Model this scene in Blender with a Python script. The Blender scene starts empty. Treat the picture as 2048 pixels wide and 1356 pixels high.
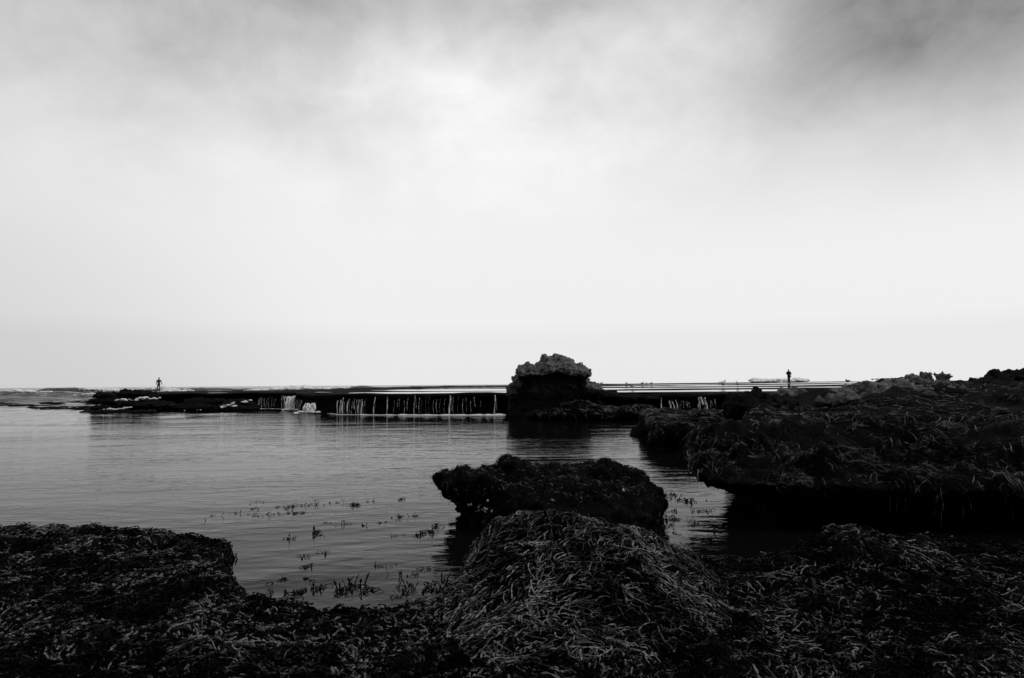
import bpy, bmesh, math, random
import numpy as np
from mathutils import Vector, Matrix
from mathutils.bvhtree import BVHTree

sc = bpy.context.scene
COL = sc.collection
rng = np.random.default_rng(7)
random.seed(7)

# ------------------------------------------------------------------ camera
EYE = np.array([0.0, 0.0, 1.85])
FPX, CU, CV = 1310.0, 1024.0, 678.0           # focal length / centre in photo pixels (2048 wide)
PITCH = math.atan(90.5 / FPX)
ROLL = math.radians(0.435)
_F = np.array([0, math.cos(PITCH), math.sin(PITCH)])
_U0 = np.array([0, -math.sin(PITCH), math.cos(PITCH)])
_R0 = np.array([1.0, 0, 0])
_R = _R0 * math.cos(ROLL) - _U0 * math.sin(ROLL)
_U = _U0 * math.cos(ROLL) + _R0 * math.sin(ROLL)
cam_d = bpy.data.cameras.new('camera')
cam_d.sensor_width = 36.0
cam_d.lens = 36.0 * FPX / 2048.0
cam_d.clip_start = 0.05
cam_d.clip_end = 60000.0
cam = bpy.data.objects.new('camera', cam_d)
COL.objects.link(cam)
cam.matrix_world = Matrix(((_R[0], _U[0], -_F[0], EYE[0]), (_R[1], _U[1], -_F[1], EYE[1]),
                           (_R[2], _U[2], -_F[2], EYE[2]), (0, 0, 0, 1)))
sc.camera = cam

# ------------------------------------------------------------------ sky and sun
SUN_EL, SUN_AZ = math.radians(46), math.radians(100)     # azimuth from +Y (ahead) towards +X (right)
w = bpy.data.worlds.new('World'); sc.world = w; w.use_nodes = True
nt = w.node_tree; nt.nodes.clear()
def N(t, ty, **kw):
    n = t.nodes.new(ty)
    for k, v in kw.items(): setattr(n, k, v)
    return n
def L(t, a, b): t.links.new(a, b)
def MATH(t, op, a, b=None, c=None, clamp=False):
    n = N(t, 'ShaderNodeMath', operation=op); n.use_clamp = clamp
    for i, v in enumerate((a, b, c)):
        if v is None: continue
        if hasattr(v, 'is_output'): L(t, v, n.inputs[i])
        else: n.inputs[i].default_value = v
    return n.outputs[0]
def RAMP(t, fac, stops, interp='LINEAR'):
    n = N(t, 'ShaderNodeValToRGB'); n.color_ramp.interpolation = interp
    el = n.color_ramp.elements
    while len(el) < len(stops): el.new(0.5)
    for e, (p, v) in zip(el, stops):
        e.position = p; e.color = (v, v, v, 1)
    L(t, fac, n.inputs[0]); return n.outputs[0]
def NOISE(t, vec, scale, detail=4, rough=0.5, dist=0.0):
    n = N(t, 'ShaderNodeTexNoise'); n.inputs['Scale'].default_value = scale
    n.inputs['Detail'].default_value = detail; n.inputs['Roughness'].default_value = rough
    n.inputs['Distortion'].default_value = dist
    if vec is not None: L(t, vec, n.inputs['Vector'])
    return n.outputs['Fac']
def SMOOTH(t, x, a, b):
    n = N(t, 'ShaderNodeMapRange', interpolation_type='SMOOTHSTEP')
    L(t, x, n.inputs[0]); n.inputs[1].default_value = a; n.inputs[2].default_value = b
    return n.outputs[0]

sky = N(nt, 'ShaderNodeTexSky', sky_type='NISHITA'); sky.sun_disc = False
sky.sun_elevation = SUN_EL; sky.sun_rotation = SUN_AZ
bw = N(nt, 'ShaderNodeRGBToBW'); L(nt, sky.outputs[0], bw.inputs[0])
tc = N(nt, 'ShaderNodeTexCoord')
sep = N(nt, 'ShaderNodeSeparateXYZ'); L(nt, tc.outputs['Generated'], sep.inputs[0])
dx, dy, dz = sep.outputs
zc = MATH(nt, 'MAXIMUM', dz, 0.0)
# cloud deck: direction projected on a plane overhead
den = MATH(nt, 'ADD', zc, 0.55)
cu = MATH(nt, 'DIVIDE', dx, den); cv = MATH(nt, 'DIVIDE', dy, den)
comb = N(nt, 'ShaderNodeCombineXYZ'); L(nt, cu, comb.inputs[0]); L(nt, cv, comb.inputs[1])
comb.inputs[2].default_value = 31.1
n1 = NOISE(nt, comb.outputs[0], 2.2, 5, 0.5, 0.25)
n2 = NOISE(nt, comb.outputs[0], 6.5, 9, 0.62, 0.4)
elev = RAMP(nt, zc, [(0.0, 0.835), (0.065, 0.83), (0.095, 0.885), (0.22, 0.90), (0.33, 0.85), (0.43, 0.75), (0.56, 0.52), (1.0, 0.25)], 'LINEAR')
amp = SMOOTH(nt, zc, 0.17, 0.48)
c1 = MATH(nt, 'MULTIPLY', MATH(nt, 'SUBTRACT', n1, 0.5), 1.0)
c2 = MATH(nt, 'MULTIPLY', MATH(nt, 'SUBTRACT', n2, 0.5), 0.50)
cl = MATH(nt, 'MULTIPLY', MATH(nt, 'ADD', c1, c2), amp)
# the deck thickens towards the right and a little towards the left
side = MATH(nt, 'MULTIPLY', SMOOTH(nt, cu, 0.12, 0.62), MATH(nt, 'MULTIPLY', amp, -0.44))
sidel = MATH(nt, 'MULTIPLY', SMOOTH(nt, MATH(nt, 'MULTIPLY', cu, -1), 0.3, 1.1), -0.20)
tot = MATH(nt, 'ADD', MATH(nt, 'ADD', elev, cl), MATH(nt, 'ADD', side, sidel))
tot = MATH(nt, 'MAXIMUM', tot, 0.10)
tot10 = MATH(nt, 'MULTIPLY', tot, 10.0)
mixv = MATH(nt, 'ADD', MATH(nt, 'MULTIPLY', tot10, 0.96), MATH(nt, 'MULTIPLY', bw.outputs[0], 0.04))
bg = N(nt, 'ShaderNodeBackground'); L(nt, mixv, bg.inputs[0]); bg.inputs[1].default_value = 0.1
out = N(nt, 'ShaderNodeOutputWorld'); L(nt, bg.outputs[0], out.inputs[0])

sun_d = bpy.data.lights.new('sun', 'SUN'); sun_d.energy = 1.3; sun_d.angle = math.radians(12)
sun = bpy.data.objects.new('sun', sun_d); COL.objects.link(sun)
sdir = Vector((math.sin(SUN_AZ) * math.cos(SUN_EL), math.cos(SUN_AZ) * math.cos(SUN_EL), math.sin(SUN_EL)))
sun.rotation_euler = sdir.to_track_quat('Z', 'Y').to_euler()
sun.location = sdir * 60
sc.view_settings.view_transform = 'Standard'; sc.view_settings.look = 'None'
sc.view_settings.exposure = 0.0; sc.view_settings.gamma = 1.0
sc.view_settings.use_curve_mapping = False

# ------------------------------------------------------------------ helpers
def ray(u, v):
    return _F + _R * ((u - CU) / FPX) - _U * ((v - CV) / FPX)
def at_z(u, v, z):
    d = ray(u, v); t = (z - EYE[2]) / d[2]; return EYE + d * t
def at_y(u, v, y):
    d = ray(u, v); return EYE + d * (y / d[1])
def project(P):
    q = np.asarray(P) - EYE
    zz = q @ _F
    zz = np.where(np.abs(zz) < 1e-6, 1e-6, zz)
    return CU + FPX * (q @ _R) / zz, CV - FPX * (q @ _U) / zz, zz
def sstep(a, b, x):
    t = np.clip((x - a) / (b - a), 0, 1); return t * t * (3 - 2 * t)

def _hash(ix, iy, iz, seed):
    h = (ix.astype(np.int64) * 374761393 + iy.astype(np.int64) * 668265263 + iz.astype(np.int64) * 2147483647 + seed * 974711) & 0xffffffff
    h = ((h ^ (h >> 13)) * 1274126177) & 0xffffffff
    h = ((h ^ (h >> 16)) * 2246822519) & 0xffffffff
    h = h ^ (h >> 15)
    return (h & 0xffffff) / float(0xffffff)
def vnoise(P, seed=0):
    P = np.asarray(P, float); I = np.floor(P); f = P - I
    u = f * f * f * (f * (f * 6 - 15) + 10)
    x, y, z = I[:, 0], I[:, 1], I[:, 2]
    r = 0
    for a in (0, 1):
        for b in (0, 1):
            for c in (0, 1):
                wgt = (u[:, 0] if a else 1 - u[:, 0]) * (u[:, 1] if b else 1 - u[:, 1]) * (u[:, 2] if c else 1 - u[:, 2])
                r = r + wgt * _hash(x + a, y + b, z + c, seed)
    return r * 2 - 1
def fbm(P, octv=4, seed=0, gain=0.5):
    P = np.asarray(P, float); r = 0; a = 1.0; s = 1.0; tot_ = 0
    for o in range(octv):
        r = r + a * vnoise(P * s + 17.3 * o, seed + o); tot_ += a; a *= gain; s *= 2.03
    return r / tot_
def ridged(P, octv=4, seed=0, gain=0.5):
    P = np.asarray(P, float); r = 0; a = 1.0; s = 1.0; tot_ = 0
    for o in range(octv):
        r = r + a * (1 - 2 * np.abs(vnoise(P * s + 9.1 * o, seed + o))); tot_ += a; a *= gain; s *= 2.07
    return r / tot_
def worley(P, seed=0):
    P = np.asarray(P, float); I = np.floor(P); best = np.full(len(P), 9.0)
    for a in (-1, 0, 1):
        for b in (-1, 0, 1):
            for c in (-1, 0, 1):
                J_ = I + (a, b, c); h = [_hash(J_[:, 0], J_[:, 1], J_[:, 2], seed + q * 131) for q in range(3)]
                best = np.minimum(best, ((J_ + np.stack(h, -1) - P) ** 2).sum(1))
    return np.sqrt(best)
def xyz(x, y, z=0.0):
    x = np.asarray(x, float); return np.stack([x, np.broadcast_to(y, x.shape), np.broadcast_to(z, x.shape)], -1).reshape(-1, 3)

def fast_mesh(name, V, F, mat=None, smooth=True, attr=None):
    V = np.ascontiguousarray(V, np.float32); F = np.ascontiguousarray(F, np.int32)
    me = bpy.data.meshes.new(name)
    me.vertices.add(len(V)); me.vertices.foreach_set('co', V.ravel())
    k = F.shape[1]
    me.loops.add(F.size); me.loops.foreach_set('vertex_index', F.ravel())
    me.polygons.add(len(F))
    me.polygons.foreach_set('loop_start', np.arange(0, F.size, k, dtype=np.int32))
    me.polygons.foreach_set('loop_total', np.full(len(F), k, np.int32))
    me.polygons.foreach_set('use_smooth', np.full(len(F), smooth, bool))
    if attr is not None:
        a = me.attributes.new('tone', 'FLOAT', 'POINT'); a.data.foreach_set('value', np.ascontiguousarray(attr, np.float32))
    me.update(calc_edges=True); me.validate()
    if mat: me.materials.append(mat)
    return me
def add(name, me, parent=None, label=None, cat=None, group=None, kind=None):
    o = bpy.data.objects.new(name, me); COL.objects.link(o)
    if parent: o.parent = parent
    tag(o, label, cat, group, kind); return o
def tag(o, label=None, cat=None, group=None, kind=None):
    if label: o['label'] = label
    if cat: o['category'] = cat
    if group: o['group'] = group
    if kind: o['kind'] = kind
def empty(name, loc, label=None, cat=None, group=None):
    o = bpy.data.objects.new(name, None); COL.objects.link(o); o.location = loc; o.empty_display_size = 0.2
    tag(o, label, cat, group); return o
def kids(o, parent):
    """parent o (built in world space) under an empty that was only translated"""
    o.parent = parent; o.matrix_parent_inverse = Matrix.Translation(parent.location).inverted(); return o

def mesh_arrays(me):
    V = np.empty(len(me.vertices) * 3, np.float32); me.vertices.foreach_get('co', V); V = V.reshape(-1, 3).astype(float)
    Nn = np.empty(len(me.vertices) * 3, np.float32); me.vertex_normals.foreach_get('vector', Nn)
    me.calc_loop_triangles()
    T = np.empty(len(me.loop_triangles) * 3, np.int32); me.loop_triangles.foreach_get('vertices', T)
    return V, Nn.reshape(-1, 3).astype(float), T.reshape(-1, 3)
def remesh(me, voxel):
    o = bpy.data.objects.new('tmp', me); COL.objects.link(o)
    m = o.modifiers.new('r', 'REMESH'); m.mode = 'VOXEL'; m.voxel_size = voxel; m.use_smooth_shade = True
    dg = bpy.context.evaluated_depsgraph_get(); dg.update()
    me2 = bpy.data.meshes.new_from_object(o.evaluated_get(dg))
    bpy.data.objects.remove(o); return me2
def set_co(me, V):
    me.vertices.foreach_set('co', np.ascontiguousarray(V, np.float32).ravel()); me.update()

class Solid:
    """collects closed shells, then voxel-joins them"""
    def __init__(s): s.V = []; s.F = []
    def loft(s, rings):
        n = len(rings[0]); b = len(s.V)
        for r in rings: s.V += [tuple(p) for p in r]
        for i in range(len(rings) - 1):
            for j in range(n):
                k = (j + 1) % n
                s.F.append((b + i * n + j, b + i * n + k, b + (i + 1) * n + k, b + (i + 1) * n + j))
        s.F.append(tuple(b + j for j in reversed(range(n))))
        s.F.append(tuple(b + (len(rings) - 1) * n + j for j in range(n)))
    def blob(s, c, r, seed=0, rough=0.0, sub=3):
        bm = bmesh.new(); bmesh.ops.create_icosphere(bm, subdivisions=sub, radius=1.0)
        V = np.array([v.co[:] for v in bm.verts]); F = [tuple(v.index for v in f.verts) for f in bm.faces]; bm.free()
        if rough: V = V * (1 + rough * fbm(V * 1.7 + seed * 5.1, 3, seed))[:, None]
        V = V * np.array(r) + np.array(c); b = len(s.V)
        s.V += [tuple(p) for p in V]; s.F += [tuple(b + i for i in f) for f in F]
    def mesh(s, name, voxel=None):
        me = bpy.data.meshes.new(name); me.from_pydata(s.V, [], s.F); me.update()
        bm = bmesh.new(); bm.from_mesh(me); bmesh.ops.recalc_face_normals(bm, faces=bm.faces); bm.to_mesh(me); bm.free()
        return remesh(me, voxel) if voxel else me
def resample(poly, step, smooth=2):
    P = np.array(poly, float); Q = np.vstack([P, P[:1]])
    seg = np.linalg.norm(np.diff(Q, axis=0), axis=1); s = np.concatenate([[0], np.cumsum(seg)])
    n = max(8, int(s[-1] / step)); t = np.linspace(0, s[-1], n, endpoint=False)
    R = np.stack([np.interp(t, s, Q[:, k]) for k in range(Q.shape[1])], -1)
    for _ in range(smooth): R = (np.roll(R, 1, 0) + 2 * R + np.roll(R, -1, 0)) / 4
    return R
def out_normals(P):
    d = np.roll(P, -1, 0) - np.roll(P, 1, 0); n = np.stack([d[:, 1], -d[:, 0]], -1)
    n /= np.linalg.norm(n, axis=1)[:, None] + 1e-9
    x, y = P[:, 0], P[:, 1]
    area = np.sum(x * np.roll(y, -1) - np.roll(x, -1) * y)
    return n if area > 0 else -n
def sdist(poly, X, Y):
    """signed distance to a polygon, positive inside"""
    P = np.array(poly, float); Q = np.roll(P, -1, 0)
    d = np.full(X.shape, 1e9); ins = np.zeros(X.shape, bool)
    for (x0, y0), (x1, y1) in zip(P, Q):
        ex, ey = x1 - x0, y1 - y0; L2 = ex * ex + ey * ey + 1e-12
        t = np.clip(((X - x0) * ex + (Y - y0) * ey) / L2, 0, 1)
        d = np.minimum(d, np.hypot(X - x0 - t * ex, Y - y0 - t * ey))
        c = ((y0 > Y) != (y1 > Y)) & (X < (x1 - x0) * (Y - y0) / (y1 - y0 + 1e-12) + x0); ins ^= c
    return np.where(ins, d, -d)
def roughen(me, layers):
    """layers: (kind, amplitude, wavelength, seed, flatten)"""
    for kind, a, wl, seed, *st in layers:
        V, Nn, _ = mesh_arrays(me)
        S = np.array(st[0]) if st else np.ones(3)
        q = V / wl * S
        n = fbm(q, 4, seed) if kind == 'f' else ridged(q, 4, seed) if kind == 'r' else worley(q + .35 * np.stack([vnoise(q * 2, seed + 7), vnoise(q * 2, seed + 8), vnoise(q * 2, seed + 9)], -1), seed) ** 2 * 2.2 - .68
        set_co(me, V + Nn * (a * n)[:, None])

# ------------------------------------------------------------------ materials (all neutral: the picture is monochrome)
def new_mat(name):
    m = bpy.data.materials.new(name); m.use_nodes = True; t = m.node_tree; t.nodes.clear()
    p = N(t, 'ShaderNodeBsdfPrincipled'); o = N(t, 'ShaderNodeOutputMaterial'); L(t, p.outputs[0], o.inputs[0])
    return m, t, p
def rock_mat(name, lo, hi, scale, rough, bump, bscale, spec=0.4, tide=None):
    m, t, p = new_mat(name)
    pos = N(t, 'ShaderNodeNewGeometry').outputs['Position']
    n = NOISE(t, pos, scale, 8, 0.65, 0.4)
    col = RAMP(t, n, [(0.3, lo), (0.7, hi)])
    if tide:                                   # dark algae band below the spring-tide mark
        sp = N(t, 'ShaderNodeSeparateXYZ'); L(t, pos, sp.inputs[0])
        zz = MATH(t, 'ADD', sp.outputs[2], MATH(t, 'MULTIPLY', MATH(t, 'SUBTRACT', NOISE(t, pos, 0.9, 5), 0.5), 1.0))
        k = SMOOTH(t, zz, tide[0], tide[1])
        mx = N(t, 'ShaderNodeMix', data_type='RGBA'); L(t, k, mx.inputs['Factor'])
        mx.inputs['A'].default_value = (tide[2],) * 3 + (1,); L(t, col, mx.inputs['B']); col = mx.outputs['Result']
    L(t, col, p.inputs['Base Color']); p.inputs['Roughness'].default_value = rough
    p.inputs['Specular IOR Level'].default_value = spec
    b = N(t, 'ShaderNodeBump'); b.inputs['Strength'].default_value = bump; b.inputs['Distance'].default_value = 0.4 / bscale
    L(t, NOISE(t, pos, bscale, 8, 0.7), b.inputs['Height']); L(t, b.outputs[0], p.inputs['Normal'])
    return m
M_LIME = rock_mat('pitted_limestone', 0.02, 0.21, 2.6, 0.9, 1.0, 9, 0.2, (1.0, 1.9, 0.012))  # low tone deepened so the colour stands in for shaded crevices
M_LIME2 = rock_mat('weathered_limestone', 0.010, 0.24, 1.5, 0.9, 1.0, 7, 0.2, (1.0, 1.7, 0.010))
M_REEF = rock_mat('wet_reef_rock', 0.003, 0.013, 1.1, 0.9, 1.0, 5, 0.04)
M_UNDER = rock_mat('algae_dark_rock', 0.002, 0.007, 4.0, 0.7, 1.0, 14, 0.03)

def weed_mat(name, lo, hi, rough, spec, even=0.25):
    m, t, p = new_mat(name)
    a = N(t, 'ShaderNodeAttribute', attribute_name='tone')
    g = N(t, 'ShaderNodeNewGeometry')
    n = MATH(t, 'ADD', MATH(t, 'MULTIPLY', NOISE(t, g.outputs['Position'], 1.4, 3, 0.55), .5), MATH(t, 'MULTIPLY', NOISE(t, g.outputs['Position'], 7.0, 3, 0.55), .5))
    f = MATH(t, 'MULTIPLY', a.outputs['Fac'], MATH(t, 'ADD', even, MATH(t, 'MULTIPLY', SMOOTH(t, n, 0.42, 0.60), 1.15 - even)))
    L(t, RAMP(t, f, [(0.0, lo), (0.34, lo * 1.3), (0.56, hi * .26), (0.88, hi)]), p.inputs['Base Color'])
    p.inputs['Roughness'].default_value = rough; L(t, MATH(t, 'MULTIPLY', MATH(t, 'POWER', f, 2.0), spec * 4), p.inputs['Specular IOR Level'])   # gloss follows tone, so bright strands glint and the base stays black
    return m
M_BEAD = weed_mat('beaded_seaweed', 0.0012, 0.17, 0.3, 0.10)
M_HAIR = weed_mat('stringy_seaweed', 0.0012, 0.24, 0.34, 0.08, 0.4)
M_BEAD_LIT = weed_mat('beaded_seaweed_lit', 0.0015, 0.26, 0.3, 0.12, 0.62)  # paler copy of the bead weed, carrying the mound's highlights in its colour
M_DARKWEED = weed_mat('dark_kelp', 0.004, 0.02, 0.4, 0.3)

def water_mat(name, ior, strength, layers, base=0.004, rough=0.03):
    m, t, p = new_mat(name)
    pos = N(t, 'ShaderNodeNewGeometry').outputs['Position']
    h = None
    for sx, sy, amp_, det, rot in layers:
        mp = N(t, 'ShaderNodeMapping'); L(t, pos, mp.inputs['Vector'])
        mp.inputs['Rotation'].default_value = (0, 0, rot); mp.inputs['Scale'].default_value = (sx, sy, 1)
        v = MATH(t, 'MULTIPLY', NOISE(t, mp.outputs[0], 1.0, det, 0.5, 0.6), amp_)
        h = v if h is None else MATH(t, 'ADD', h, v)
    mp = N(t, 'ShaderNodeMapping'); L(t, pos, mp.inputs['Vector']); mp.inputs['Scale'].default_value = (.10, .28, 1); mp.inputs['Rotation'].default_value = (0, 0, .2)
    gust = SMOOTH(t, NOISE(t, mp.outputs[0], 1.0, 4, .6, .8), .32, .66)          # ruffled and calm patches
    h = MATH(t, 'MULTIPLY', h, MATH(t, 'ADD', .55, MATH(t, 'MULTIPLY', gust, .8)))
    b = N(t, 'ShaderNodeBump'); b.inputs['Strength'].default_value = strength; b.inputs['Distance'].default_value = 1.0
    L(t, h, b.inputs['Height']); L(t, b.outputs[0], p.inputs['Normal'])
    p.inputs['Base Color'].default_value = (base,) * 3 + (1,); p.inputs['Roughness'].default_value = rough
    p.inputs['IOR'].default_value = ior
    return m
M_SEA = water_mat('sea_water', 1.105, 1.0, [(1.6, 3.4, 0.0135, 3, 0.22), (4.6, 9.0, 0.0036, 4, -0.15), (0.25, 0.6, 0.022, 2, 0.10)], base=0.004)
M_OCEAN = water_mat('open_sea_water', 1.14, 1.0, [(0.25, 0.6, 0.35, 4, 0.1), (1.2, 2.4, 0.10, 3, -0.2)], base=0.03, rough=0.15)
M_FILM = water_mat('reef_top_water', 1.33, 1.0, [(0.4, 1.2, 0.012, 2, 0.1)], rough=0.02)

def foam_mat():
    m, t, p = new_mat('white_water'); p.inputs['Base Color'].default_value = (0.8, 0.8, 0.8, 1)
    p.inputs['Roughness'].default_value = 0.6
    return m
M_FOAM = foam_mat()
def fall_mat():
    m, t, p = new_mat('falling_water')
    pos = N(t, 'ShaderNodeNewGeometry').outputs['Position']
    mp = N(t, 'ShaderNodeMapping'); L(t, pos, mp.inputs['Vector']); mp.inputs['Scale'].default_value = (14, 14, 1.3)
    n = NOISE(t, mp.outputs[0], 1.0, 4, 0.6)
    p.inputs['Base Color'].default_value = (0.8, 0.8, 0.8, 1); p.inputs['Roughness'].default_value = 0.35
    at = N(t, 'ShaderNodeAttribute', attribute_name='tone')
    L(t, MATH(t, 'MINIMUM', 1.0, MATH(t, 'MULTIPLY', RAMP(t, n, [(0.40, 0.03), (0.62, 0.95)]), at.outputs['Fac'])), p.inputs['Alpha'])
    return m
M_FALL = fall_mat()
def plain(name, v, rough=0.7, spec=0.3):
    m, t, p = new_mat(name)
    n = NOISE(t, N(t, 'ShaderNodeNewGeometry').outputs['Position'], 22.0, 3)
    L(t, RAMP(t, n, [(0.3, v * 0.7), (0.7, v * 1.2)]), p.inputs['Base Color'])
    p.inputs['Roughness'].default_value = rough; p.inputs['Specular IOR Level'].default_value = spec
    return m
M_SUIT = plain('black_neoprene', 0.012, 0.6); M_SKIN = plain('skin', 0.28, 0.6); M_COAT = plain('dark_cloth', 0.014, 0.9, 0.1)
M_GREY = plain('grey_trim', 0.2); M_GULL = plain('white_feathers', 0.8, 0.8); M_WING = plain('grey_feathers', 0.6, 0.8)
M_BEAK = plain('dark_horn', 0.08); M_SHELL = plain('white_shell', 0.7, 0.5); M_DBIRD = plain('black_feathers', 0.015, 0.7)

# ------------------------------------------------------------------ sea (the pool and the open water are one sheet)
def sea_height(X, Y):
    far = sstep(55, 115, Y) * (1 - sstep(900, 2500, Y))
    P = xyz(X / 16.0, Y / 11.0, 0.3)
    sw = ridged(P, 3, 5).reshape(X.shape) * 0.38 + fbm(xyz(X / 5.0, Y / 2.6, 1.0), 3, 11).reshape(X.shape) * 0.22
    z = far * sw
    near = sstep(14, 55, Y) * sstep(-8, -22, X)
    z = z + near * 0.10 * fbm(xyz(X / 2.5, Y / 1.5, 2.0), 3, 21).reshape(X.shape)
    for (x0, x1, yc, hh, wd) in SWELLS:
        along = sstep(x0, x0 + 0.3 * (x1 - x0), X) * (1 - sstep(x1 - 0.3 * (x1 - x0), x1, X))
        yy = yc + 1.5 * np.sin(X * 0.12)
        prof = np.where(Y < yy, np.exp(-((Y - yy) / (wd * 0.45)) ** 2), np.exp(-((Y - yy) / wd) ** 2))
        along = along * (.72 + .36 * fbm(xyz(X / 4.0, yc, 4), 4, 33).reshape(X.shape) + .2 * sstep(0, 1, along)); z = np.maximum(z, 0) * (1 - along * prof) + np.minimum(z, 0) * (1 - along * prof) + along * prof * (hh + 0.08 * fbm(xyz(X / 3, Y / 3, 4), 3, 31).reshape(X.shape))
    return z
def xat(u, y): return (u - 1024) / FPX * y
SWELLS = [(xat(325, 128), xat(560, 128), 128, 1.7, 7), (xat(60, 150), xat(190, 150), 150, 1.7, 8),
          (xat(-160, 112), xat(250, 112), 112, 1.25, 6), (xat(250, 108), xat(720, 108), 108, 1.15, 5),
          (xat(-60, 84), xat(170, 84), 84, 0.75, 4), (xat(1400, 150), xat(1530, 150), 150, 1.9, 8), (xat(1480, 165), xat(1760, 165), 165, 1.9, 8),
          (xat(560, 190), xat(820, 190), 190, 1.7, 9)]
ys = np.concatenate([np.linspace(-60, 3, 10), np.geomspace(3.5, 40, 60), np.linspace(41, 210, 420), np.geomspace(215, 30000, 60)])
ss = np.linspace(-1.9, 1.9, 620)
YY, SS = np.meshgrid(ys, ss, indexing='ij'); XX = SS * (np.abs(YY) + 12)
ZZ = sea_height(XX, YY)
def grid_faces(nr, nc, off=0):
    i, j = np.meshgrid(np.arange(nr - 1), np.arange(nc - 1), indexing='ij')
    a = (i * nc + j).ravel() + off
    return np.stack([a, a + 1, a + nc + 1, a + nc], -1)
sea_me = fast_mesh('sea', np.stack([XX, YY, ZZ], -1).reshape(-1, 3), grid_faces(len(ys), len(ss)), M_SEA); sea_me.materials.append(M_OCEAN)
mi = ((YY[:-1, :-1] + 2.5 * fbm(xyz(XX[:-1, :-1] / 5, YY[:-1, :-1] / 2, 0), 3, 77).reshape(YY[:-1, :-1].shape)) > 61).astype(np.int32); sea_me.polygons.foreach_set('material_index', mi.ravel())
sea = add('sea', sea_me, kind='structure')

def foam_mass(name, pts, size, seed, parent=None, mat=M_FOAM, kind='stuff', label=None):
    s = Solid(); r = random.Random(seed)
    for (u, v, y, k) in pts:
        c = at_y(u, v, y); rr = size * k * r.uniform(0.7, 1.3)
        s.blob(c, (rr * r.uniform(1.3, 2.2), rr, rr * r.uniform(0.5, 0.8)), r.randint(0, 99), 0.5, 2)
    me = s.mesh(name, size * 0.22); me.materials.append(mat)
    roughen(me, [('f', size * 0.25, size * 0.8, seed), ('f', size * 0.12, size * 0.3, seed + 3)])
    return add(name, me, parent, kind=kind, label=label)
def run(u0, v0, u1, v1, y, n, jit=1.0, k=1.0, seed=0):
    r = random.Random(seed)
    return [(u0 + (u1 - u0) * (i + r.uniform(-.4, .4)) / n, v0 + (v1 - v0) * i / n + r.uniform(-jit, jit), y + r.uniform(-1, 1), k * r.uniform(0.5, 1.3)) for i in range(n + 1)]
foam_mass('surf_foam', run(490, 782, 560, 778.5, 108, 12, .6, .8, 1) + run(545, 778, 620, 776.5, 108, 16, .8, 1.2, 2) + run(630, 778, 690, 775.5, 109, 12, .6, .8, 3), 0.49, 1, sea)
foam_mass('surf_foam', run(286, 778.5, 330, 777.5, 106, 10, .9, 1.1, 4) + run(330, 782, 385, 782.5, 100, 12, .6, .7, 5), 0.46, 2, sea)
foam_mass('surf_foam', run(165, 777.5, 222, 781, 112, 14, .7, 1.0, 6), 0.43, 3, sea)
foam_mass('surf_foam', run(2, 782, 60, 783, 106, 10, .4, .7, 7) + run(70, 783.5, 105, 784, 104, 6, .3, .5, 8) + run(150, 790, 205, 786, 92, 8, .3, .35, 8), 0.43, 4, sea)
foam_mass('surf_foam', run(1512, 762, 1612, 760.5, 128, 26, 1.0, 1.3, 9) + run(1745, 758.5, 1790, 758, 135, 8, .4, .8, 10) + run(1950, 757.5, 1965, 757, 135, 4, .5, .9, 11), 0.42, 5, sea)

# ------------------------------------------------------------------ reef platform with the ledge the water falls from
lip_px = [(-1, None)]
front = [at_z(u, v, 0.0)[:2] for u, v in [(214, 816), (300, 816), (400, 815), (470, 815), (515, 815.5), (560, 817.5), (592, 819), (604, 824), (640, 826), (668, 828), (700, 828.5), (850, 829), (1020, 829)]]
front += [np.array(p) for p in [(3.2, 38.2), (6.5, 36.8), (9.5, 35.2), (12.5, 33.5), (20, 32), (60, 30)]]
back = [np.array(p) for p in [(75, 100), (20, 100), (0, 99), (-14, 96), (-26, 88), (-34, 84), (-44, 86), (-47, 80), (-40.5, 66)]]
plat = np.array(front + back)
def plat_base(X, Y):
    """the bench dips gently towards the camera and to the left"""
    zl = 1.27
    zf = np.interp(X, [-50, -34, -26, -15, 12, 35, 80], [1.25, 1.27, 1.32, 1.58, 1.66, 1.74, 1.80])
    t = np.clip((Y - 38) / 45.0, 0, 1.2)
    return zl + (zf - zl) * t
def plat_rock(X, Y):
    b = plat_base(X, Y)
    n = fbm(xyz(X / 22.0, Y / 6.0, 0.5), 3, 41).reshape(X.shape) * 0.085 + fbm(xyz(X / 5.0, Y / 3.0, 0.5), 3, 45).reshape(X.shape) * 0.018
    n = n + fbm(xyz(X / 1.2, Y / 1.0, 0.5), 3, 47).reshape(X.shape) * 0.014
    band = np.sin(2 * math.pi * (Y + 7 * fbm(xyz(X / 26.0, Y / 14.0, 3), 3, 49).reshape(X.shape)) / 12.5 + .8)
    return b + n * .7 + .030 * band * sstep(-16, -6, X) + .004 * sstep(2, 8, X) - .05 * np.exp(-((X - 1.5) / 9.0) ** 2 - ((Y - 52) / 7.0) ** 2) - .03 * np.exp(-((X - 14) / 12.0) ** 2 - ((Y - 43) / 3.0) ** 2)
gx = np.arange(-56, 70, 0.30); gy = np.concatenate([np.arange(31, 60, 0.25), np.arange(60, 106, 0.5)])
GX, GY = np.meshgrid(gx, gy, indexing='xy')
SD = sdist(plat, GX, GY) + 0.35 * fbm(xyz(GX / 1.7, GY / 1.7, 0.1), 3, 51).reshape(GX.shape)
PZ = plat_rock(GX, GY) + 0.06 * np.exp(-((SD - 1.2) / 1.0) ** 2) * fbm(xyz(GX / 3.0, GY / 3.0, 7), 2, 55).reshape(GX.shape)
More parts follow.
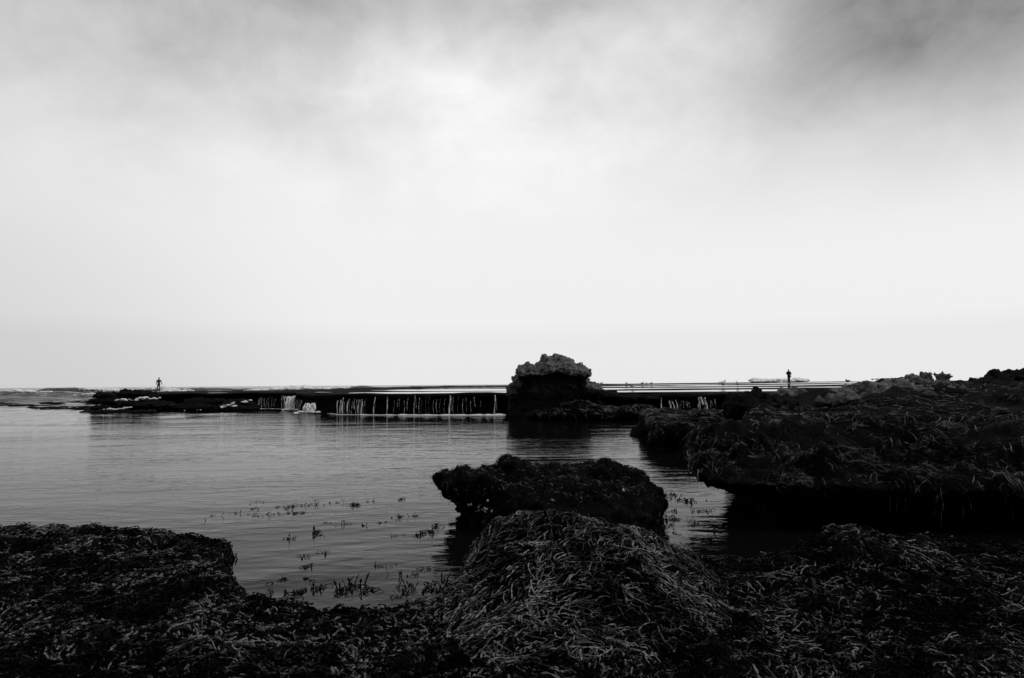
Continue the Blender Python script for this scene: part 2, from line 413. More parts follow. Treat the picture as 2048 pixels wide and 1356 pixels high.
# top sheet: inside the outline; the rim is pulled to the outline by clipping
keep = SD > -0.01
def clip_grid(GX, GY, Z, keep):
    nr, nc = GX.shape; F = grid_faces(nr, nc); k = keep.ravel()
    F = F[k[F].all(1)]
    used = np.unique(F); mp = -np.ones(nr * nc, int); mp[used] = np.arange(len(used))
    V = np.stack([GX, GY, Z], -1).reshape(-1, 3)[used]; return V, mp[F]
V, F = clip_grid(GX, GY, PZ, SD > 0.3)
platform = add('reef_platform', fast_mesh('reef_platform', V, F, M_REEF), kind='structure')
# the broken face of the ledge: lip, undercut, foot
s = Solid()
ring = resample(plat, 0.5, 1); nrm = out_normals(ring)
def plat_ring(off, z, jit, seed):
    o = ring + nrm * (off + jit * fbm(xyz(ring[:, 0] / 1.4, ring[:, 1] / 1.4, seed), 3, seed)[:, None])
    zz = plat_base(ring[:, 0], ring[:, 1]) + z[1] if z[0] == 'b' else np.full(len(ring), z[1])
    if z[0] == 'b': zz = zz + 0.10 * fbm(xyz(ring[:, 0] / 2.4, ring[:, 1] / 2.4, 3), 3, 61)
    return np.column_stack([o, zz])
rings = [plat_ring(-0.75, ('a', -0.6), .2, 1), plat_ring(-0.7, ('a', 0.1), .25, 2), plat_ring(-0.62, ('b', -0.62), .25, 3),
         plat_ring(-0.3, ('b', -0.34), .2, 4), plat_ring(0.02, ('b', -0.2), .16, 5), plat_ring(0.05, ('b', -0.09), .14, 5),
         plat_ring(-0.15, ('b', -0.01), .12, 5), plat_ring(-0.9, ('b', 0.015), .1, 6)]
Vr = np.vstack(rings); n = len(ring); Fr = []
for i in range(len(rings) - 1):
    a = np.arange(n) + i * n; b = np.roll(np.arange(n), -1) + i * n
    Fr.append(np.stack([a, b, b + n, a + n], -1))
me = fast_mesh('ledge_face', Vr, np.vstack(Fr), M_UNDER)
add('ledge_face', me, platform)
# the thin sheet of water lying on it
SDw = sdist(plat, GX, GY)
WZ = plat_base(GX, GY) - 0.010 - 0.012 * sstep(2.5, 0.5, SDw)
V, F = clip_grid(GX, GY, WZ, SDw > 0.75)
add('reef_top_water', fast_mesh('reef_top_water', V, F, M_FILM), kind='structure')

# unseen cliff added behind the camera to shade everything that faces the land
ca = np.linspace(-95, 95, 220); cz = np.concatenate([[-1], np.linspace(0, 26, 60)])
CXg, CZg = np.meshgrid(ca, cz, indexing='xy')
CYg = -13 - CXg ** 2 / 260.0 * .0 - .20 * CZg - .012 * np.abs(CXg) ** 1.5 * .5
Pn = xyz(CXg / 6.0, CYg / 6.0, 0); Pn[:, 2] = CZg.ravel() / 2.4
CYg = CYg + 1.6 * fbm(Pn, 4, 201).reshape(CXg.shape)
CYg[-1, :] -= 60; CZg[-1, :] += 4
add('shade_cliff', fast_mesh('shade_cliff', np.stack([CXg, CYg, CZg], -1).reshape(-1, 3), grid_faces(*CXg.shape), M_LIME2), kind='structure')

# reef point at the left end: low broken rocks in front of the ledge
def rocky(name, blobs, voxel, rough, mat, parent=None, seed=0, layers=None):
    s = Solid(); r = random.Random(seed)
    for (c, rad) in blobs: s.blob(c, rad, r.randint(0, 999), rough, 3)
    me = s.mesh(name, voxel); me.materials.append(mat)
    if layers: roughen(me, layers)
    return me
bl = []
r_ = random.Random(3)
for i in range(46):
    u = r_.uniform(200, 520); t = (u - 200) / 320
    v = r_.uniform(801, 820 - 2 * t) ; d = 50.5 + (820 - v) * 0.10 + r_.uniform(-.6, .6)
    bl.append((at_y(u, v, d), (r_.uniform(.5, 1.3), r_.uniform(.4, .9), r_.uniform(.10, .30))))
for i in range(16):
    u = r_.uniform(206, 300); v = r_.uniform(788, 800)
    bl.append((at_y(u, v, 53 + r_.uniform(-.5, 1.5)), (r_.uniform(.7, 1.3), .8, r_.uniform(.15, .3))))
me = rocky('reef_point', bl, 0.10, 0.4, M_UNDER, seed=4, layers=[('w', .14, .9, 1), ('w', .08, .4, 2)])
reef_point = add('reef_point', me, label='low black broken rocks at the left end of the ledge, below the wetsuit walker', cat='rocks')
foam_mass('cascade_foam', run(232, 800, 320, 796, 50.2, 16, 2.2, .8, 12) + run(205, 820, 262, 815, 49.6, 14, 1.5, .7, 13) + run(330, 821, 420, 820, 49.8, 9, .7, .3, 17), 0.11, 6, reef_point)
foam_mass('cascade_foam', run(424, 818, 500, 801, 51.5, 26, 2.4, 1.0, 14) + run(418, 818, 468, 813, 51.0, 18, 1.6, .9, 15) + run(440, 816, 470, 806, 51.2, 18, 2.5, .8, 16), 0.11, 7, reef_point)
# kelp awash to the left of the point
bl = []
for i in range(60):
    u = r_.uniform(-80, 300) if i < 45 else r_.uniform(100, 230); v = 800 + 26 * r_.random() ** 0.9 * (0.25 + 0.75 * min(1, max(0, (u + 120) / 330)))
    p = at_z(u, v, 0.02); k = p[1] / 60
    bl.append(((p[0], p[1], 0.0), (r_.uniform(.5, 2.4) * k, r_.uniform(.35, .9) * k, r_.uniform(.08, .24))))
me = rocky('kelp_bed', bl, 0.12, 0.4, M_UNDER, seed=9, layers=[('f', .07, .5, 2)])
add('kelp_bed', me, kind='stuff', label='dark kelp and low rock awash at the left edge, beyond the pool', cat='kelp')

# ------------------------------------------------------------------ waterfalls
fall_n = 0
def fall(strands, label, group=None, name='waterfall'):
    """strands: (u, v_top, v_bottom, width_px, depth)"""
    u0, vt, vb, wpx, d = strands[0]
    base = at_y(u0, vb, d); base[2] = max(base[2], 0.0)
    e = empty(name, base, label, 'waterfall', group)
    for k, (u, vt, vb, wpx, d) in enumerate(strands):
        a = at_y(u, vt, d); b = at_y(u + random.uniform(-1, 1), vb, d - 0.12); K, M = 9, 6
        wd = wpx * (.75 if wpx < 3.4 else .95) / FPX * d / 2; V = []
        ph = random.uniform(0, 9)
        for i in range(K):
            t = i / (K - 1); c = a + (b - a) * t
            c = c + np.array([0.02 * math.sin(ph + 5 * t), 0.13 * (1 - t) ** 2 - 0.10 * math.sin(min(t * 3, 1.57)), 0.0])
            ww = wd * (0.7 + 0.45 * t + 0.28 * math.sin(ph * 2 + 7 * t) * (1 if wpx < 8 else .3))
            for j in range(M):
                an = 2 * math.pi * j / M
                V.append(c + np.array([ww * math.cos(an), min(ww, 0.05) * 0.6 * math.sin(an), 0.0]))
        V = np.array(V); F = []
        for i in range(K - 1):
            for j in range(M):
                F.append((i * M + j, i * M + (j + 1) % M, (i + 1) * M + (j + 1) % M, (i + 1) * M + j))
        tn = 2.2 if wpx > 3.4 else 1.0 if wpx > 1.9 else random.uniform(.08, .75)
        o = add('water_strand', fast_mesh('water_strand', V, np.array(F), M_FALL, attr=np.full(len(V), tn))); kids(o, e)
    return e
R = random.Random(12)
def strip(u0, u1, n, vt, vb, w0, w1, d, j=2.0):
    return [(u0 + (u1 - u0) * (i + .5 + R.uniform(-.35, .35)) / n, vt + R.uniform(-1, j), vb - (R.random() < .3) * R.uniform(0, (vb - vt) * .4) * (w1 < 3), R.uniform(w0, w1), d + R.uniform(-.1, .1)) for i in range(n)]
dL = lambda u: float(np.interp(u, [510, 560, 592, 604, 640, 668, 850, 1020], [53.0, 50.6, 49.3, 45.0, 43.3, 42.0, 40.5, 39.7]))
fall(strip(572, 589, 7, 792, 821, 4, 6.5, dL(580) + .1, 2), 'widest bright white cascade, leftmost of the two big falls over the dark ledge')
fall(strip(608, 632, 8, 806.5, 824, 3.5, 5, dL(620) - .6, 1), 'low broad white cascade to the right of the tallest one, starting halfway down the ledge')
fall(strip(563, 571, 4, 792, 817, 1.2, 2.4, dL(566), 1), 'narrow grey streaks of water just left of the tall white cascade')
fall(strip(591, 604, 6, 797, 817, 1.0, 2.0, dL(592), 5), 'thin broken trickles between the two big white cascades')
fall(strip(514, 552, 9, 794, 815, .6, 1.8, dL(530), 4), 'faint thin trickles at the far left end of the ledge')
fall(strip(674, 732, 17, 796, 828, .7, 2.6, dL(700), 9), 'curtain of close thin white trickles, right of the low broad cascade')
for u, w_, lab in [(749, 2.0, 'single thin trickle next right of the curtain of trickles'), (774, 2.0, 'single straight trickle, second right of the curtain of trickles'),
                   (829, 1.6, 'single trickle left of the middle of the long dark ledge'), (900, 3.2, 'brightest single trickle on the right half of the ledge'),
                   (990, 2.6, 'last bright forked trickle just left of the tall rock')]:
    fall([(u, 794 if u < 800 else 790, 828.5, w_, dL(u)), (u + 2.5, 795, 815 + R.uniform(0, 10), w_ * .55, dL(u))], lab, 'single trickles over the ledge')
fall(strip(782, 818, 5, 796, 826, .5, 1.0, dL(800), 5), 'very faint trickles between two bright single trickles, left half of the ledge')
fall(strip(833, 892, 8, 792, 826, .5, 1.3, dL(860), 14), 'group of faint fine trickles left of the brightest single trickle')
fall(strip(904, 962, 7, 790, 826, .5, 1.4, dL(930), 14), 'faint fine trickles right of the brightest single trickle')
dR = 36.0
fall(strip(1396, 1413, 7, 793, 818, 1.3, 2.6, 33.6, 6), 'short pale cascade behind the weedy slab, widest of those right of the tall rock')
fall(strip(1418, 1431, 3, 797, 817, .9, 2.2, 33.4, 5), 'two short narrow trickles right of the short pale cascade')
fall([(1323, 797, 820, 2.2, 34.6)], 'single short trickle, nearest on the right to the tall rock')
fall(strip(1337, 1354, 4, 800, 820, 1.4, 3.2, 34.3, 3), 'pair of short thick trickles between the single one and the pale cascade')
fall(strip(1356, 1382, 6, 802, 816, .5, 1.3, 34.0, 2), 'faint short drips left of the short pale cascade')
# foam lines where the falls meet the pool
def foam_line(pts, half, seed):
    V = []; F = []; P = np.array([at_z(u, v, 0.0)[:2] for u, v in pts]); P = resample_open(P, 0.12)
    n = len(P); th = half * (0.55 + 0.7 * vnoise(xyz(P[:, 0] * 1.1, P[:, 1], seed), seed) + 0.5 * vnoise(xyz(P[:, 0] * 4.0, P[:, 1], seed), seed + 1))
    th = np.clip(th, 0.015, None)
    for k, (f, z) in enumerate([(-1.0, -0.02), (-0.6, 0.03), (0, 0.05), (0.6, 0.03), (1.0, -0.02)]):
        V.append(np.column_stack([P[:, 0], P[:, 1] + f * th, np.full(n, z) * np.clip(th / half, .3, 1.5)]))
    V = np.vstack(V)
    for k in range(4):
        a = np.arange(n - 1) + k * n; F.append(np.stack([a, a + 1, a + 1 + n, a + n], -1))
    return fast_mesh('foam_line', V, np.vstack(F), M_FOAM)
def resample_open(P, step):
    seg = np.linalg.norm(np.diff(P, axis=0), axis=1); s_ = np.concatenate([[0], np.cumsum(seg)]); t = np.linspace(0, s_[-1], max(4, int(s_[-1] / step)))
    return np.stack([np.interp(t, s_, P[:, k]) for k in range(2)], -1)
add('foam_line', foam_line([(672, 829), (740, 829.6), (850, 830), (930, 830), (1012, 829.6)], 0.24, 1), sea, kind='stuff')
add('foam_line', foam_line([(592, 825), (640, 825.3)], 0.7, 2), sea, kind='stuff')
add('foam_line', foam_line([(566, 820.5), (592, 820.5)], 1.0, 3), sea, kind='stuff')
add('foam_line', foam_line([(505, 817.5), (560, 817.6), (606, 818)], 0.32, 4), sea, kind='stuff')
add('foam_line', foam_line([(655, 827), (676, 828.5)], 0.3, 5), sea, kind='stuff')
foam_mass('splash', run(568, 819.5, 594, 819.5, 48.6, 12, .7, 1, 21), 0.14, 8, sea)
foam_mass('splash', run(600, 824, 636, 824.5, 44.0, 14, .5, .8, 22), 0.12, 9, sea)

# ------------------------------------------------------------------ the tall rock
SIL = [(1018, 832), (1016, 800), (1022, 782), (1026, 776), (1031, 769.7), (1034.3, 763), (1040, 756.4), (1032.7, 752), (1034, 743), (1031, 739.8), (1036.5, 734.8), (1046.5, 730), (1051, 725),
       (1054, 723.5), (1062, 727.6), (1067.5, 732), (1075, 727.6), (1083.5, 723.8), (1083.5, 717.7), (1088, 711.6), (1095, 711.6), (1100.7, 716.6), (1105, 710.5),
       (1111.8, 710), (1120.6, 711.6), (1128, 713.8), (1131.7, 718), (1139.4, 723), (1142, 720), (1149.4, 728.8), (1157, 730.4), (1163.8, 728.8), (1165, 724.5),
       (1166.5, 733), (1176, 742.6), (1177.6, 751), (1179.2, 760.8), (1184.8, 766.4), (1193, 772), (1197, 768.6), (1204.7, 782), (1212, 800), (1216, 832)]
BROW = [(1034, 752), (1034, 743), (1031, 739.8), (1036.5, 734.8), (1046.5, 730), (1054, 723.5), (1067.5, 732), (1083.5, 722), (1088, 711.6), (1100.7, 716.6), (1111.8, 710),
        (1128, 713.8), (1139.4, 723), (1149.4, 728.8), (1166.5, 733), (1176, 742.6), (1177.6, 751), (1167, 757), (1152, 748), (1132, 748), (1118, 741), (1107, 741), (1097, 747),
        (1079, 752), (1066, 748), (1050, 750), (1040, 755)]
YS = 37.6
def sil3(poly, y, yref=YS, sx=1.0, sz=1.0, dz=0.0, cx=None, zb=-0.3):
    P = np.array([at_y(u, v, yref) for u, v in poly]); c = P[:, 0].mean() if cx is None else cx
    P[:, 0] = c + (P[:, 0] - c) * sx; P[:, 2] = zb + (P[:, 2] - zb) * sz + dz; P[:, 1] = y
    return P
def dens(poly, step=3.0): return [tuple(p) for p in resample(poly, step, 0)]
SILd = dens(SIL, 2.0); BROWd = dens(BROW, 2.0)
s = Solid()
s.loft([sil3(SILd, YS + 1.9, sx=.62, sz=.6), sil3(SILd, YS + 1.3, sx=.86, sz=.84), sil3(SILd, YS + .5, sx=.97, sz=.97), sil3(SILd, YS), sil3(SILd, YS - .2, sx=.985, sz=.97), sil3(SILd, YS - .35, sx=.9, sz=.85)])
zb = at_y(1100, 752, YS)[2]
s.loft([sil3(BROWd, YS + .2, sx=.97, zb=zb), sil3(BROWd, YS - .6, zb=zb, sx=1.0, sz=.99), sil3(BROWd, YS - 1.3, zb=zb, sx=.97, sz=.84), sil3(BROWd, YS - 2.0, zb=zb, sx=.9, sz=.5)])
# right shoulder, running down to the bench
for (u, v, d, rx, ry, rz) in [(1180, 779, YS - .2, .35, .8, .4), (1194, 784, YS - .4, .4, .8, .36), (1170, 768, YS - .3, .2, .7, .5), (1026, 785, YS - .3, .35, .7, .5), (1036, 765, YS - .5, .28, .5, .4),
                              (1140, 771, YS - .75, .14, .3, .07), (1151, 775, YS - .75, .13, .3, .08)]:
    s.blob(at_y(u, v, d), (rx, ry, rz), int(u), .35)
me = s.mesh('rock_stack', 0.04); me.materials.append(M_LIME)
roughen(me, [('f', .06, .8, 2), ('w', .07, .55, 3), ('w', .085, .26, 5), ('w', .05, .13, 6), ('f', .03, .08, 8)])
add('rock_stack', me, label='tall jagged limestone rock with overhanging brow standing at the end of the ledge', cat='rock')

# ------------------------------------------------------------------ seaweed strands
def sample_surface(me, n, wfun):
    V, Nn, T = mesh_arrays(me)
    A, B, C = V[T[:, 0]], V[T[:, 1]], V[T[:, 2]]
    cr = np.cross(B - A, C - A); ar = np.linalg.norm(cr, axis=1) * .5; nn = cr / (2 * ar[:, None] + 1e-12)
    cen = (A + B + C) / 3; u, v, zc_ = project(cen)
    vis = (zc_ > .3) & (u > -90) & (u < 2140) & (v > 600) & (v < 1470)
    wt = ar * wfun(cen, nn) * vis
    if wt.sum() <= 0: return np.zeros((0, 3)), np.zeros((0, 3))
    idx = rng.choice(len(T), n, p=wt / wt.sum())
    a, b = rng.random(n), rng.random(n); fl = a + b > 1; a[fl] = 1 - a[fl]; b[fl] = 1 - b[fl]
    P = A[idx] + (B[idx] - A[idx]) * a[:, None] + (C[idx] - A[idx]) * b[:, None]
    return P, nn[idx]
def grow(me, P, Nn, K, length, lift, flow, swirl=1.0, grav=0.5, stand=0.0, sw_scale=1.6):
    V, _, T = mesh_arrays(me)
    bvh = BVHTree.FromPolygons([tuple(p) for p in V], [tuple(int(i) for i in t) for t in T])
    n = len(P); O = np.zeros((n, K, 3)); ang = 3.0 * math.pi * fbm(P / sw_scale, 3, 71) * swirl + rng.normal(0, .38, n)
    seg = length / (K - 1)
    for i in range(n):
        p = Vector(P[i]); nn = Vector(Nn[i]); lf = lift[i]
        dn = Vector((flow[0], flow[1], 0)) + Vector((nn.x, nn.y, 0)) * 2.2
        if dn.length < 1e-4: dn = Vector((1, 0, 0))
        dn.normalize(); c, s_ = math.cos(ang[i]), math.sin(ang[i])
        d = Vector((dn.x * c - dn.y * s_, dn.x * s_ + dn.y * c, 0)); d = d - nn * d.dot(nn); d.normalize()
        q = p + nn * lf * .7; O[i, 0] = q
        free = False
        cv = rng.normal(0, .09); hv = rng.uniform(.75, 1.15)
        for k in range(1, K):
            d.rotate(Matrix.Rotation(cv, 3, nn))
            q2 = q + d * seg[i]
            loc, n2, _, dist = bvh.find_nearest(q2)
            side = (q2 - loc).dot(n2)
            if side < lf or (dist < lf * 1.8 and n2.z > -.1):
                hgt = lf * hv + stand * k / (K - 1); hv += rng.normal(0, .07)
                q2 = loc + n2 * hgt; nn = n2
                d = (q2 - q); 
                if d.length < 1e-5: d = Vector((0.1, 0, -1))
                d.normalize(); d = (d + Vector((0, 0, -grav * .35))); d = d - nn * min(0, d.dot(nn)); d.normalize()
            else:
                d = (d + Vector((0, 0, -grav))).normalized()
            O[i, k] = q2; q = q2
    return O
def tubes(name, O, rad, M, mat, beads=0, flat=0.8, tone=None):
    n, K, _ = O.shape
    T = np.gradient(O, axis=1); T /= np.linalg.norm(T, axis=2)[..., None] + 1e-9
    up = np.array([0.13, -0.09, 1.0]); B = np.cross(T, up); B /= np.linalg.norm(B, axis=2)[..., None] + 1e-9; Nn = np.cross(B, T)
    t = np.linspace(0, 1, K)
    prof = (0.38 + 0.62 * np.abs(np.sin(math.pi * beads * t))) if beads else (1.0 - 0.55 * t)
    prof = prof * np.where((t == 0) | (t == 1), 0.3, 1.0)
    Rr = rad[:, None] * prof[None, :] * (1 + (0.25 if beads else 0.1) * rng.normal(0, 1, (n, K)).clip(-1.5, 1.5))
    an = np.arange(M) / M * 2 * math.pi
    V = O[:, :, None, :] + Rr[:, :, None, None] * (np.cos(an)[None, None, :, None] * B[:, :, None, :] + flat * np.sin(an)[None, None, :, None] * Nn[:, :, None, :])
    i, k, j = np.meshgrid(np.arange(n), np.arange(K - 1), np.arange(M), indexing='ij')
    b0 = (i * K + k) * M
    F = np.stack([b0 + j, b0 + (j + 1) % M, b0 + M + (j + 1) % M, b0 + M + j], -1).reshape(-1, 4)
    if tone is None: tone = rng.random(n)
    return fast_mesh(name, V.reshape(-1, 3), F, mat, attr=np.repeat(tone, K * M))

def weed(rock_me, parent, n, K, lmin, lmax, rmin, rmax, M, mat, flow, wfun, beads=0, swirl=.6, grav=.5, lift=(.01, .035), stand=0., name='seaweed', singles=0, sw_scale=1.6):
    P, Nn = sample_surface(rock_me, n, wfun)
    length = rng.uniform(lmin, lmax, len(P)); lf = rng.uniform(lift[0], lift[1], len(P))
    O = grow(rock_me, P, Nn, K, length, lf, flow, swirl, grav, stand, sw_scale)
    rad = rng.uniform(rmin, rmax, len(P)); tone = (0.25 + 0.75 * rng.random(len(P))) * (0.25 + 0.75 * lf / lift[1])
    if singles:                                # the fronds that show largest are single pieces
        d = np.linalg.norm(O[:, 0] - EYE, axis=1); u, v, _ = project(O[:, 3])
        big = np.where((u > 0) & (u < 2048) & (v < 1350), length * rad / d ** 2 * (lf / lift[1]), 0)
        idx = np.argsort(-big)[:singles]; rest = np.setdiff1d(np.arange(len(P)), idx)
        for q in idx:
            add('seaweed_frond', tubes('seaweed_frond', O[q:q + 1], rad[q:q + 1], M, mat, beads, tone=tone[q:q + 1]), parent)
        O, rad, tone = O[rest], rad[rest], tone[rest]
    return add(name, tubes(name, O, rad, M, mat, beads, tone=tone), parent, kind='stuff')

# ------------------------------------------------------------------ near ground: left shelf, middle mound, right shelf (one height field)
Ez = 0.16
edge_px = [(-420, 1062, .2), (-120, 1056, .22), (0, 1052, .24), (60, 1044, .27), (180, 1038, .3), (230, 1050, .27), (340, 1062, .22), (430, 1074, .2), (484, 1076, .2), (486, 1086, .17), (474, 1098, .13), (468, 1136, .08),
           (488, 1146, .1), (478, 1156, .1), (500, 1166, .12), (520, 1188, .12), (545, 1202, .12), (620, 1204, .12), (700, 1220, .1), (760, 1214, .12), (830, 1202, .12), (905, 1188, .1)]
pol = [at_z(u, v, z)[:2] for u, v, z in edge_px]
pol += [np.array(p) for p in [(-.42, 5.9), (-.28, 6.3), (0.1, 6.5), (0.6, 6.55), (1.1, 6.6), (1.5, 6.55)]]
pol += [at_z(u, v, z)[:2] for u, v, z in [(1372, 1130, .12), (1450, 1122, .15), (1560, 1106, .22), (1640, 1082, .34), (1690, 1068, .4), (1750, 1090, .34), (1850, 1090, .3), (2048, 1092, .28), (2400, 1095, .26)]]
pol += [np.array(p) for p in [(9, 6.0), (14, 6), (14, -30), (-14, -30), (-14, 8.2)]]
land = np.array(pol)
MX = np.array([-.9, -.66, -.48, -.34, -.14, .1, .34, .74, 1.18, 1.45, 1.65, 1.9]); MZ = np.array([0, .02, .08, .22, .42, .52, .54, .48, .36, .19, .06, 0])
def mound_h(X, Y):
    rz = np.interp(X, MX, MZ); yc = 5.75 + .12 * X
    return rz * np.where(Y > yc, np.exp(-((Y - yc) / .38) ** 2), np.exp(-((Y - yc) / 1.25) ** 2))
def fore_h(X, Y):
    sd = sdist(land, X, Y) + .07 * fbm(xyz(X / .3, Y / .3, .2), 3, 81).reshape(X.shape)
    base = 0.15 + .05 * fbm(xyz(X / 1.1, Y / 1.1, .1), 3, 82).reshape(X.shape) + .045 * ridged(xyz(X / .45, Y / .45, .1), 2, 84).reshape(X.shape)
    # left shelf stands a little higher, highest along its far edge
    base = base + .12 * np.exp(-((X + 5.0) / 1.5) ** 2 - ((Y - 8.0) / 1.2) ** 2) * 1.0 + .05 * sstep(-3.4, -5.2, X)
    base = base + .27 * np.exp(-((X - 3.1) / .55) ** 2 - ((Y - 6.1) / .8) ** 2) + .16 * sstep(1.9, 4.0, X) * np.exp(-((Y - 6.0) / .9) ** 2)
    base = base + mound_h(X, Y) + .05 * fbm(xyz(X / .22, Y / .22, .6), 2, 86).reshape(X.shape) + .05 * fbm(xyz(X / .55, Y / .55, .6), 2, 87).reshape(X.shape)
    ed = sstep(-.06, .16, sd)
    return -0.5 + (base + .5) * ed
def axis(dense, coarse): return np.unique(np.round(np.concatenate([dense, coarse]), 4))
fx = axis(np.arange(-7.4, 7.4, .045), np.concatenate([np.arange(-14, -7.4, .5), np.arange(7.4, 14.2, .5)]))
fy = axis(np.arange(2.4, 9.4, .045), np.arange(-30, 2.4, .8))
FX, FY = np.meshgrid(fx, fy, indexing='xy'); FZ = fore_h(FX, FY)
Vf = np.stack([FX, FY, FZ], -1).reshape(-1, 3); Ff = grid_faces(*FX.shape)
ctr = Vf[Ff].mean(1)
mh = mound_h(ctr[:, 0], ctr[:, 1])
near = ctr[:, 1] < 2.4
above = Vf[Ff][:, :, 2].max(1) > -.45
cls = np.where(near, 3, np.where((mh > .055) , 1, np.where(ctr[:, 0] < -.2, 0, 2)))
def sub_mesh(name, mask, mat):
    F = Ff[mask & above]; used = np.unique(F); mp = -np.ones(len(Vf), int); mp[used] = np.arange(len(used)); return fast_mesh(name, Vf[used], mp[F], mat)
ground_me = sub_mesh('reef_ground', cls == 3, M_UNDER)
add('reef_ground', ground_me, kind='structure')
shelf_me = sub_mesh('rock_shelf', cls == 0, M_UNDER); shelf = add('rock_shelf', shelf_me, label='flat near rock shelf covered in dark beaded seaweed, bottom left of the pool', cat='rock')
mound_me = sub_mesh('rock_mound', cls == 1, M_UNDER); mound = add('rock_mound', mound_me, label='rounded near mound thick with combed beaded seaweed, in front of the tilted rock', cat='rock')
rshelf_me = sub_mesh('rock_shelf', cls == 2, M_UNDER); rshelf = add('rock_shelf', rshelf_me, label='near weedy rock shelf at the bottom right, below the black overhang', cat='rock')
def wz(zmin, pw=1.0): 
    def f(c, nn):
        d = np.linalg.norm(c - EYE, axis=1)
        return (c[:, 2] > zmin) * np.clip(nn[:, 2] + .25, 0, 1) * d ** -pw
    return f
weed(shelf_me, shelf, 3200, 10, .06, .15, .0055, .011, 4, M_BEAD, (.5, -.2), wz(.0, .7), beads=3, swirl=.9, lift=(.008, .040), singles=80)
weed(shelf_me, shelf, 13500, 7, .02, .055, .0055, .012, 4, M_BEAD, (.5, -.2), wz(.0, .8), beads=2, swirl=1.6, lift=(.004, .034), name='seaweed_tips')
weed(mound_me, mound, 8000, 10, .08, .20, .004, .008, 4, M_BEAD_LIT, (-.9, -.45), wz(.0, .3), beads=3, swirl=.3, lift=(.006, .050), singles=150)
weed(mound_me, mound, 4000, 7, .025, .06, .0050, .010, 4, M_BEAD_LIT, (-.9, -.5), wz(.0, .3), beads=2, swirl=.9, lift=(.004, .04), name='seaweed_tips')
weed(rshelf_me, rshelf, 3800, 10, .07, .18, .0045, .0095, 4, M_BEAD, (-.8, -.4), wz(.0, .6), beads=3, swirl=.7, lift=(.006, .042), singles=60)
weed(rshelf_me, rshelf, 6500, 7, .02, .06, .0050, .0105, 4, M_BEAD, (-.3, -.6), wz(.0, .6), beads=2, swirl=1.4, lift=(.004, .034), name='seaweed_tips')

# ------------------------------------------------------------------ tilted rock in the pool
def undercut(name, poly, layers, voxel, top=None, rough=None, mat=M_UNDER, step=.12, extra=None):
    P = resample(poly, step, 2); nn = out_normals(P); s = Solid()
    s.loft([np.column_stack([P + nn * off, np.full(len(P), z)]) for z, off in layers])
    if extra:
        for c, rr in extra: s.blob(c, rr, int(abs(c[0]) * 100), .3)
    me = s.mesh(name, voxel); me.materials.append(mat)
    if top:
        V, _, _ = mesh_arrays(me); set_co(me, np.column_stack([V[:, :2], V[:, 2] + top(V[:, 0], V[:, 1], V[:, 2])]))
    if rough: roughen(me, rough)
    return me
# outlines traced at three heights: foot in the water, brow, top
CP = [  # (u, v) of the foot at z=0, then (u, v, z) of the brow, then (u, v, z) of the top edge; running left, front, right, back
    ((930, 1012), (862, 955, .58), (864, 946, .63)), ((935, 1030), (880, 972, .50), (885, 951, .63)), ((955, 1056), (930, 990, .45), (925, 956, .64)), ((1000, 1078), (1000, 1004, .40), (990, 962, .64)), ((1080, 1086), (1090, 1020, .34), (1080, 962, .62)),
    ((1170, 1088), (1180, 1035, .28), (1170, 966, .58)), ((1255, 1080), (1262, 1040, .22), (1240, 976, .50)), ((1306, 1058), (1312, 1028, .18), (1290, 978, .42)), ((1318, 1030), (1328, 1000, .24), (1305, 968, .44)),
    ((1305, 1010), (1318, 972, .38), (1280, 948, .54)), ((1240, 1000), (1270, 944, .50), (1225, 934, .60)), ((1150, 992), (1180, 930, .56), (1150, 929, .62)), ((1060, 988), (1080, 930, .58), (1070, 930, .63)), ((980, 990), (970, 938, .60), (975, 938, .65)), ((935, 1003), (895, 942, .60), (905, 941, .65))]
foot_ = np.array([at_z(u, v, 0.) for (u, v), _, _ in CP]); brow_ = np.array([at_z(*q) for _, q, _ in CP]); top_ = np.array([at_z(*q) for _, _, q in CP])
def rs(Pn): return resample(np.array(Pn), 1e-9, 0) if False else _param(np.array(Pn), 90)
def _param(Pn, n):
    m_ = len(Pn); t = np.linspace(0, m_, n, endpoint=False); Q = np.vstack([Pn, Pn[:1]]); R_ = np.stack([np.interp(t, np.arange(m_ + 1), Q[:, k]) for k in range(3)], -1)
    for _ in range(3): R_ = (np.roll(R_, 1, 0) + 2 * R_ + np.roll(R_, -1, 0)) / 4
    return R_
A_, B_, C_ = rs(foot_), rs(brow_), rs(top_); cen_ = C_.mean(0)
low = A_ * 1.0; low[:, 2] = -.5
mid = A_ * .45 + B_ * .55; mid[:, 2] = B_[:, 2] * .55
cap = cen_ + (C_ - cen_) * .55; cap[:, 2] = C_[:, 2] + .03
s = Solid(); s.loft([low, A_, mid, B_, B_ * .4 + C_ * .6 + np.array([0, -.0, .01]), C_, cap])
s.blob(tuple(at_y(1016, 931, 9.0)), (.12, .20, .12), 5, .5); s.blob(tuple(at_y(1032, 940, 8.9)), (.16, .2, .1), 6, .5)
me = s.mesh('tilted_rock', .032); me.materials.append(M_UNDER)
roughen(me, [('f', .08, .7, 91), ('w', .08, .34, 94), ('w', .045, .15, 92), ('f', .02, .07, 93)])
tilt_me = me
tilt = add('tilted_rock', me, label='dark weed-topped rock standing alone in the pool, undercut at its left end', cat='rock')
weed(me, tilt, 6500, 6, .02, .075, .0035, .007, 3, M_HAIR, (-.2, -1), lambda c, nn: (c[:, 2] > .10) * (np.clip(nn[:, 2] + .05, 0, 1) * (c[:, 2] > .40) + .12), swirl=.6, grav=.8, lift=(.005, .03), stand=.012)
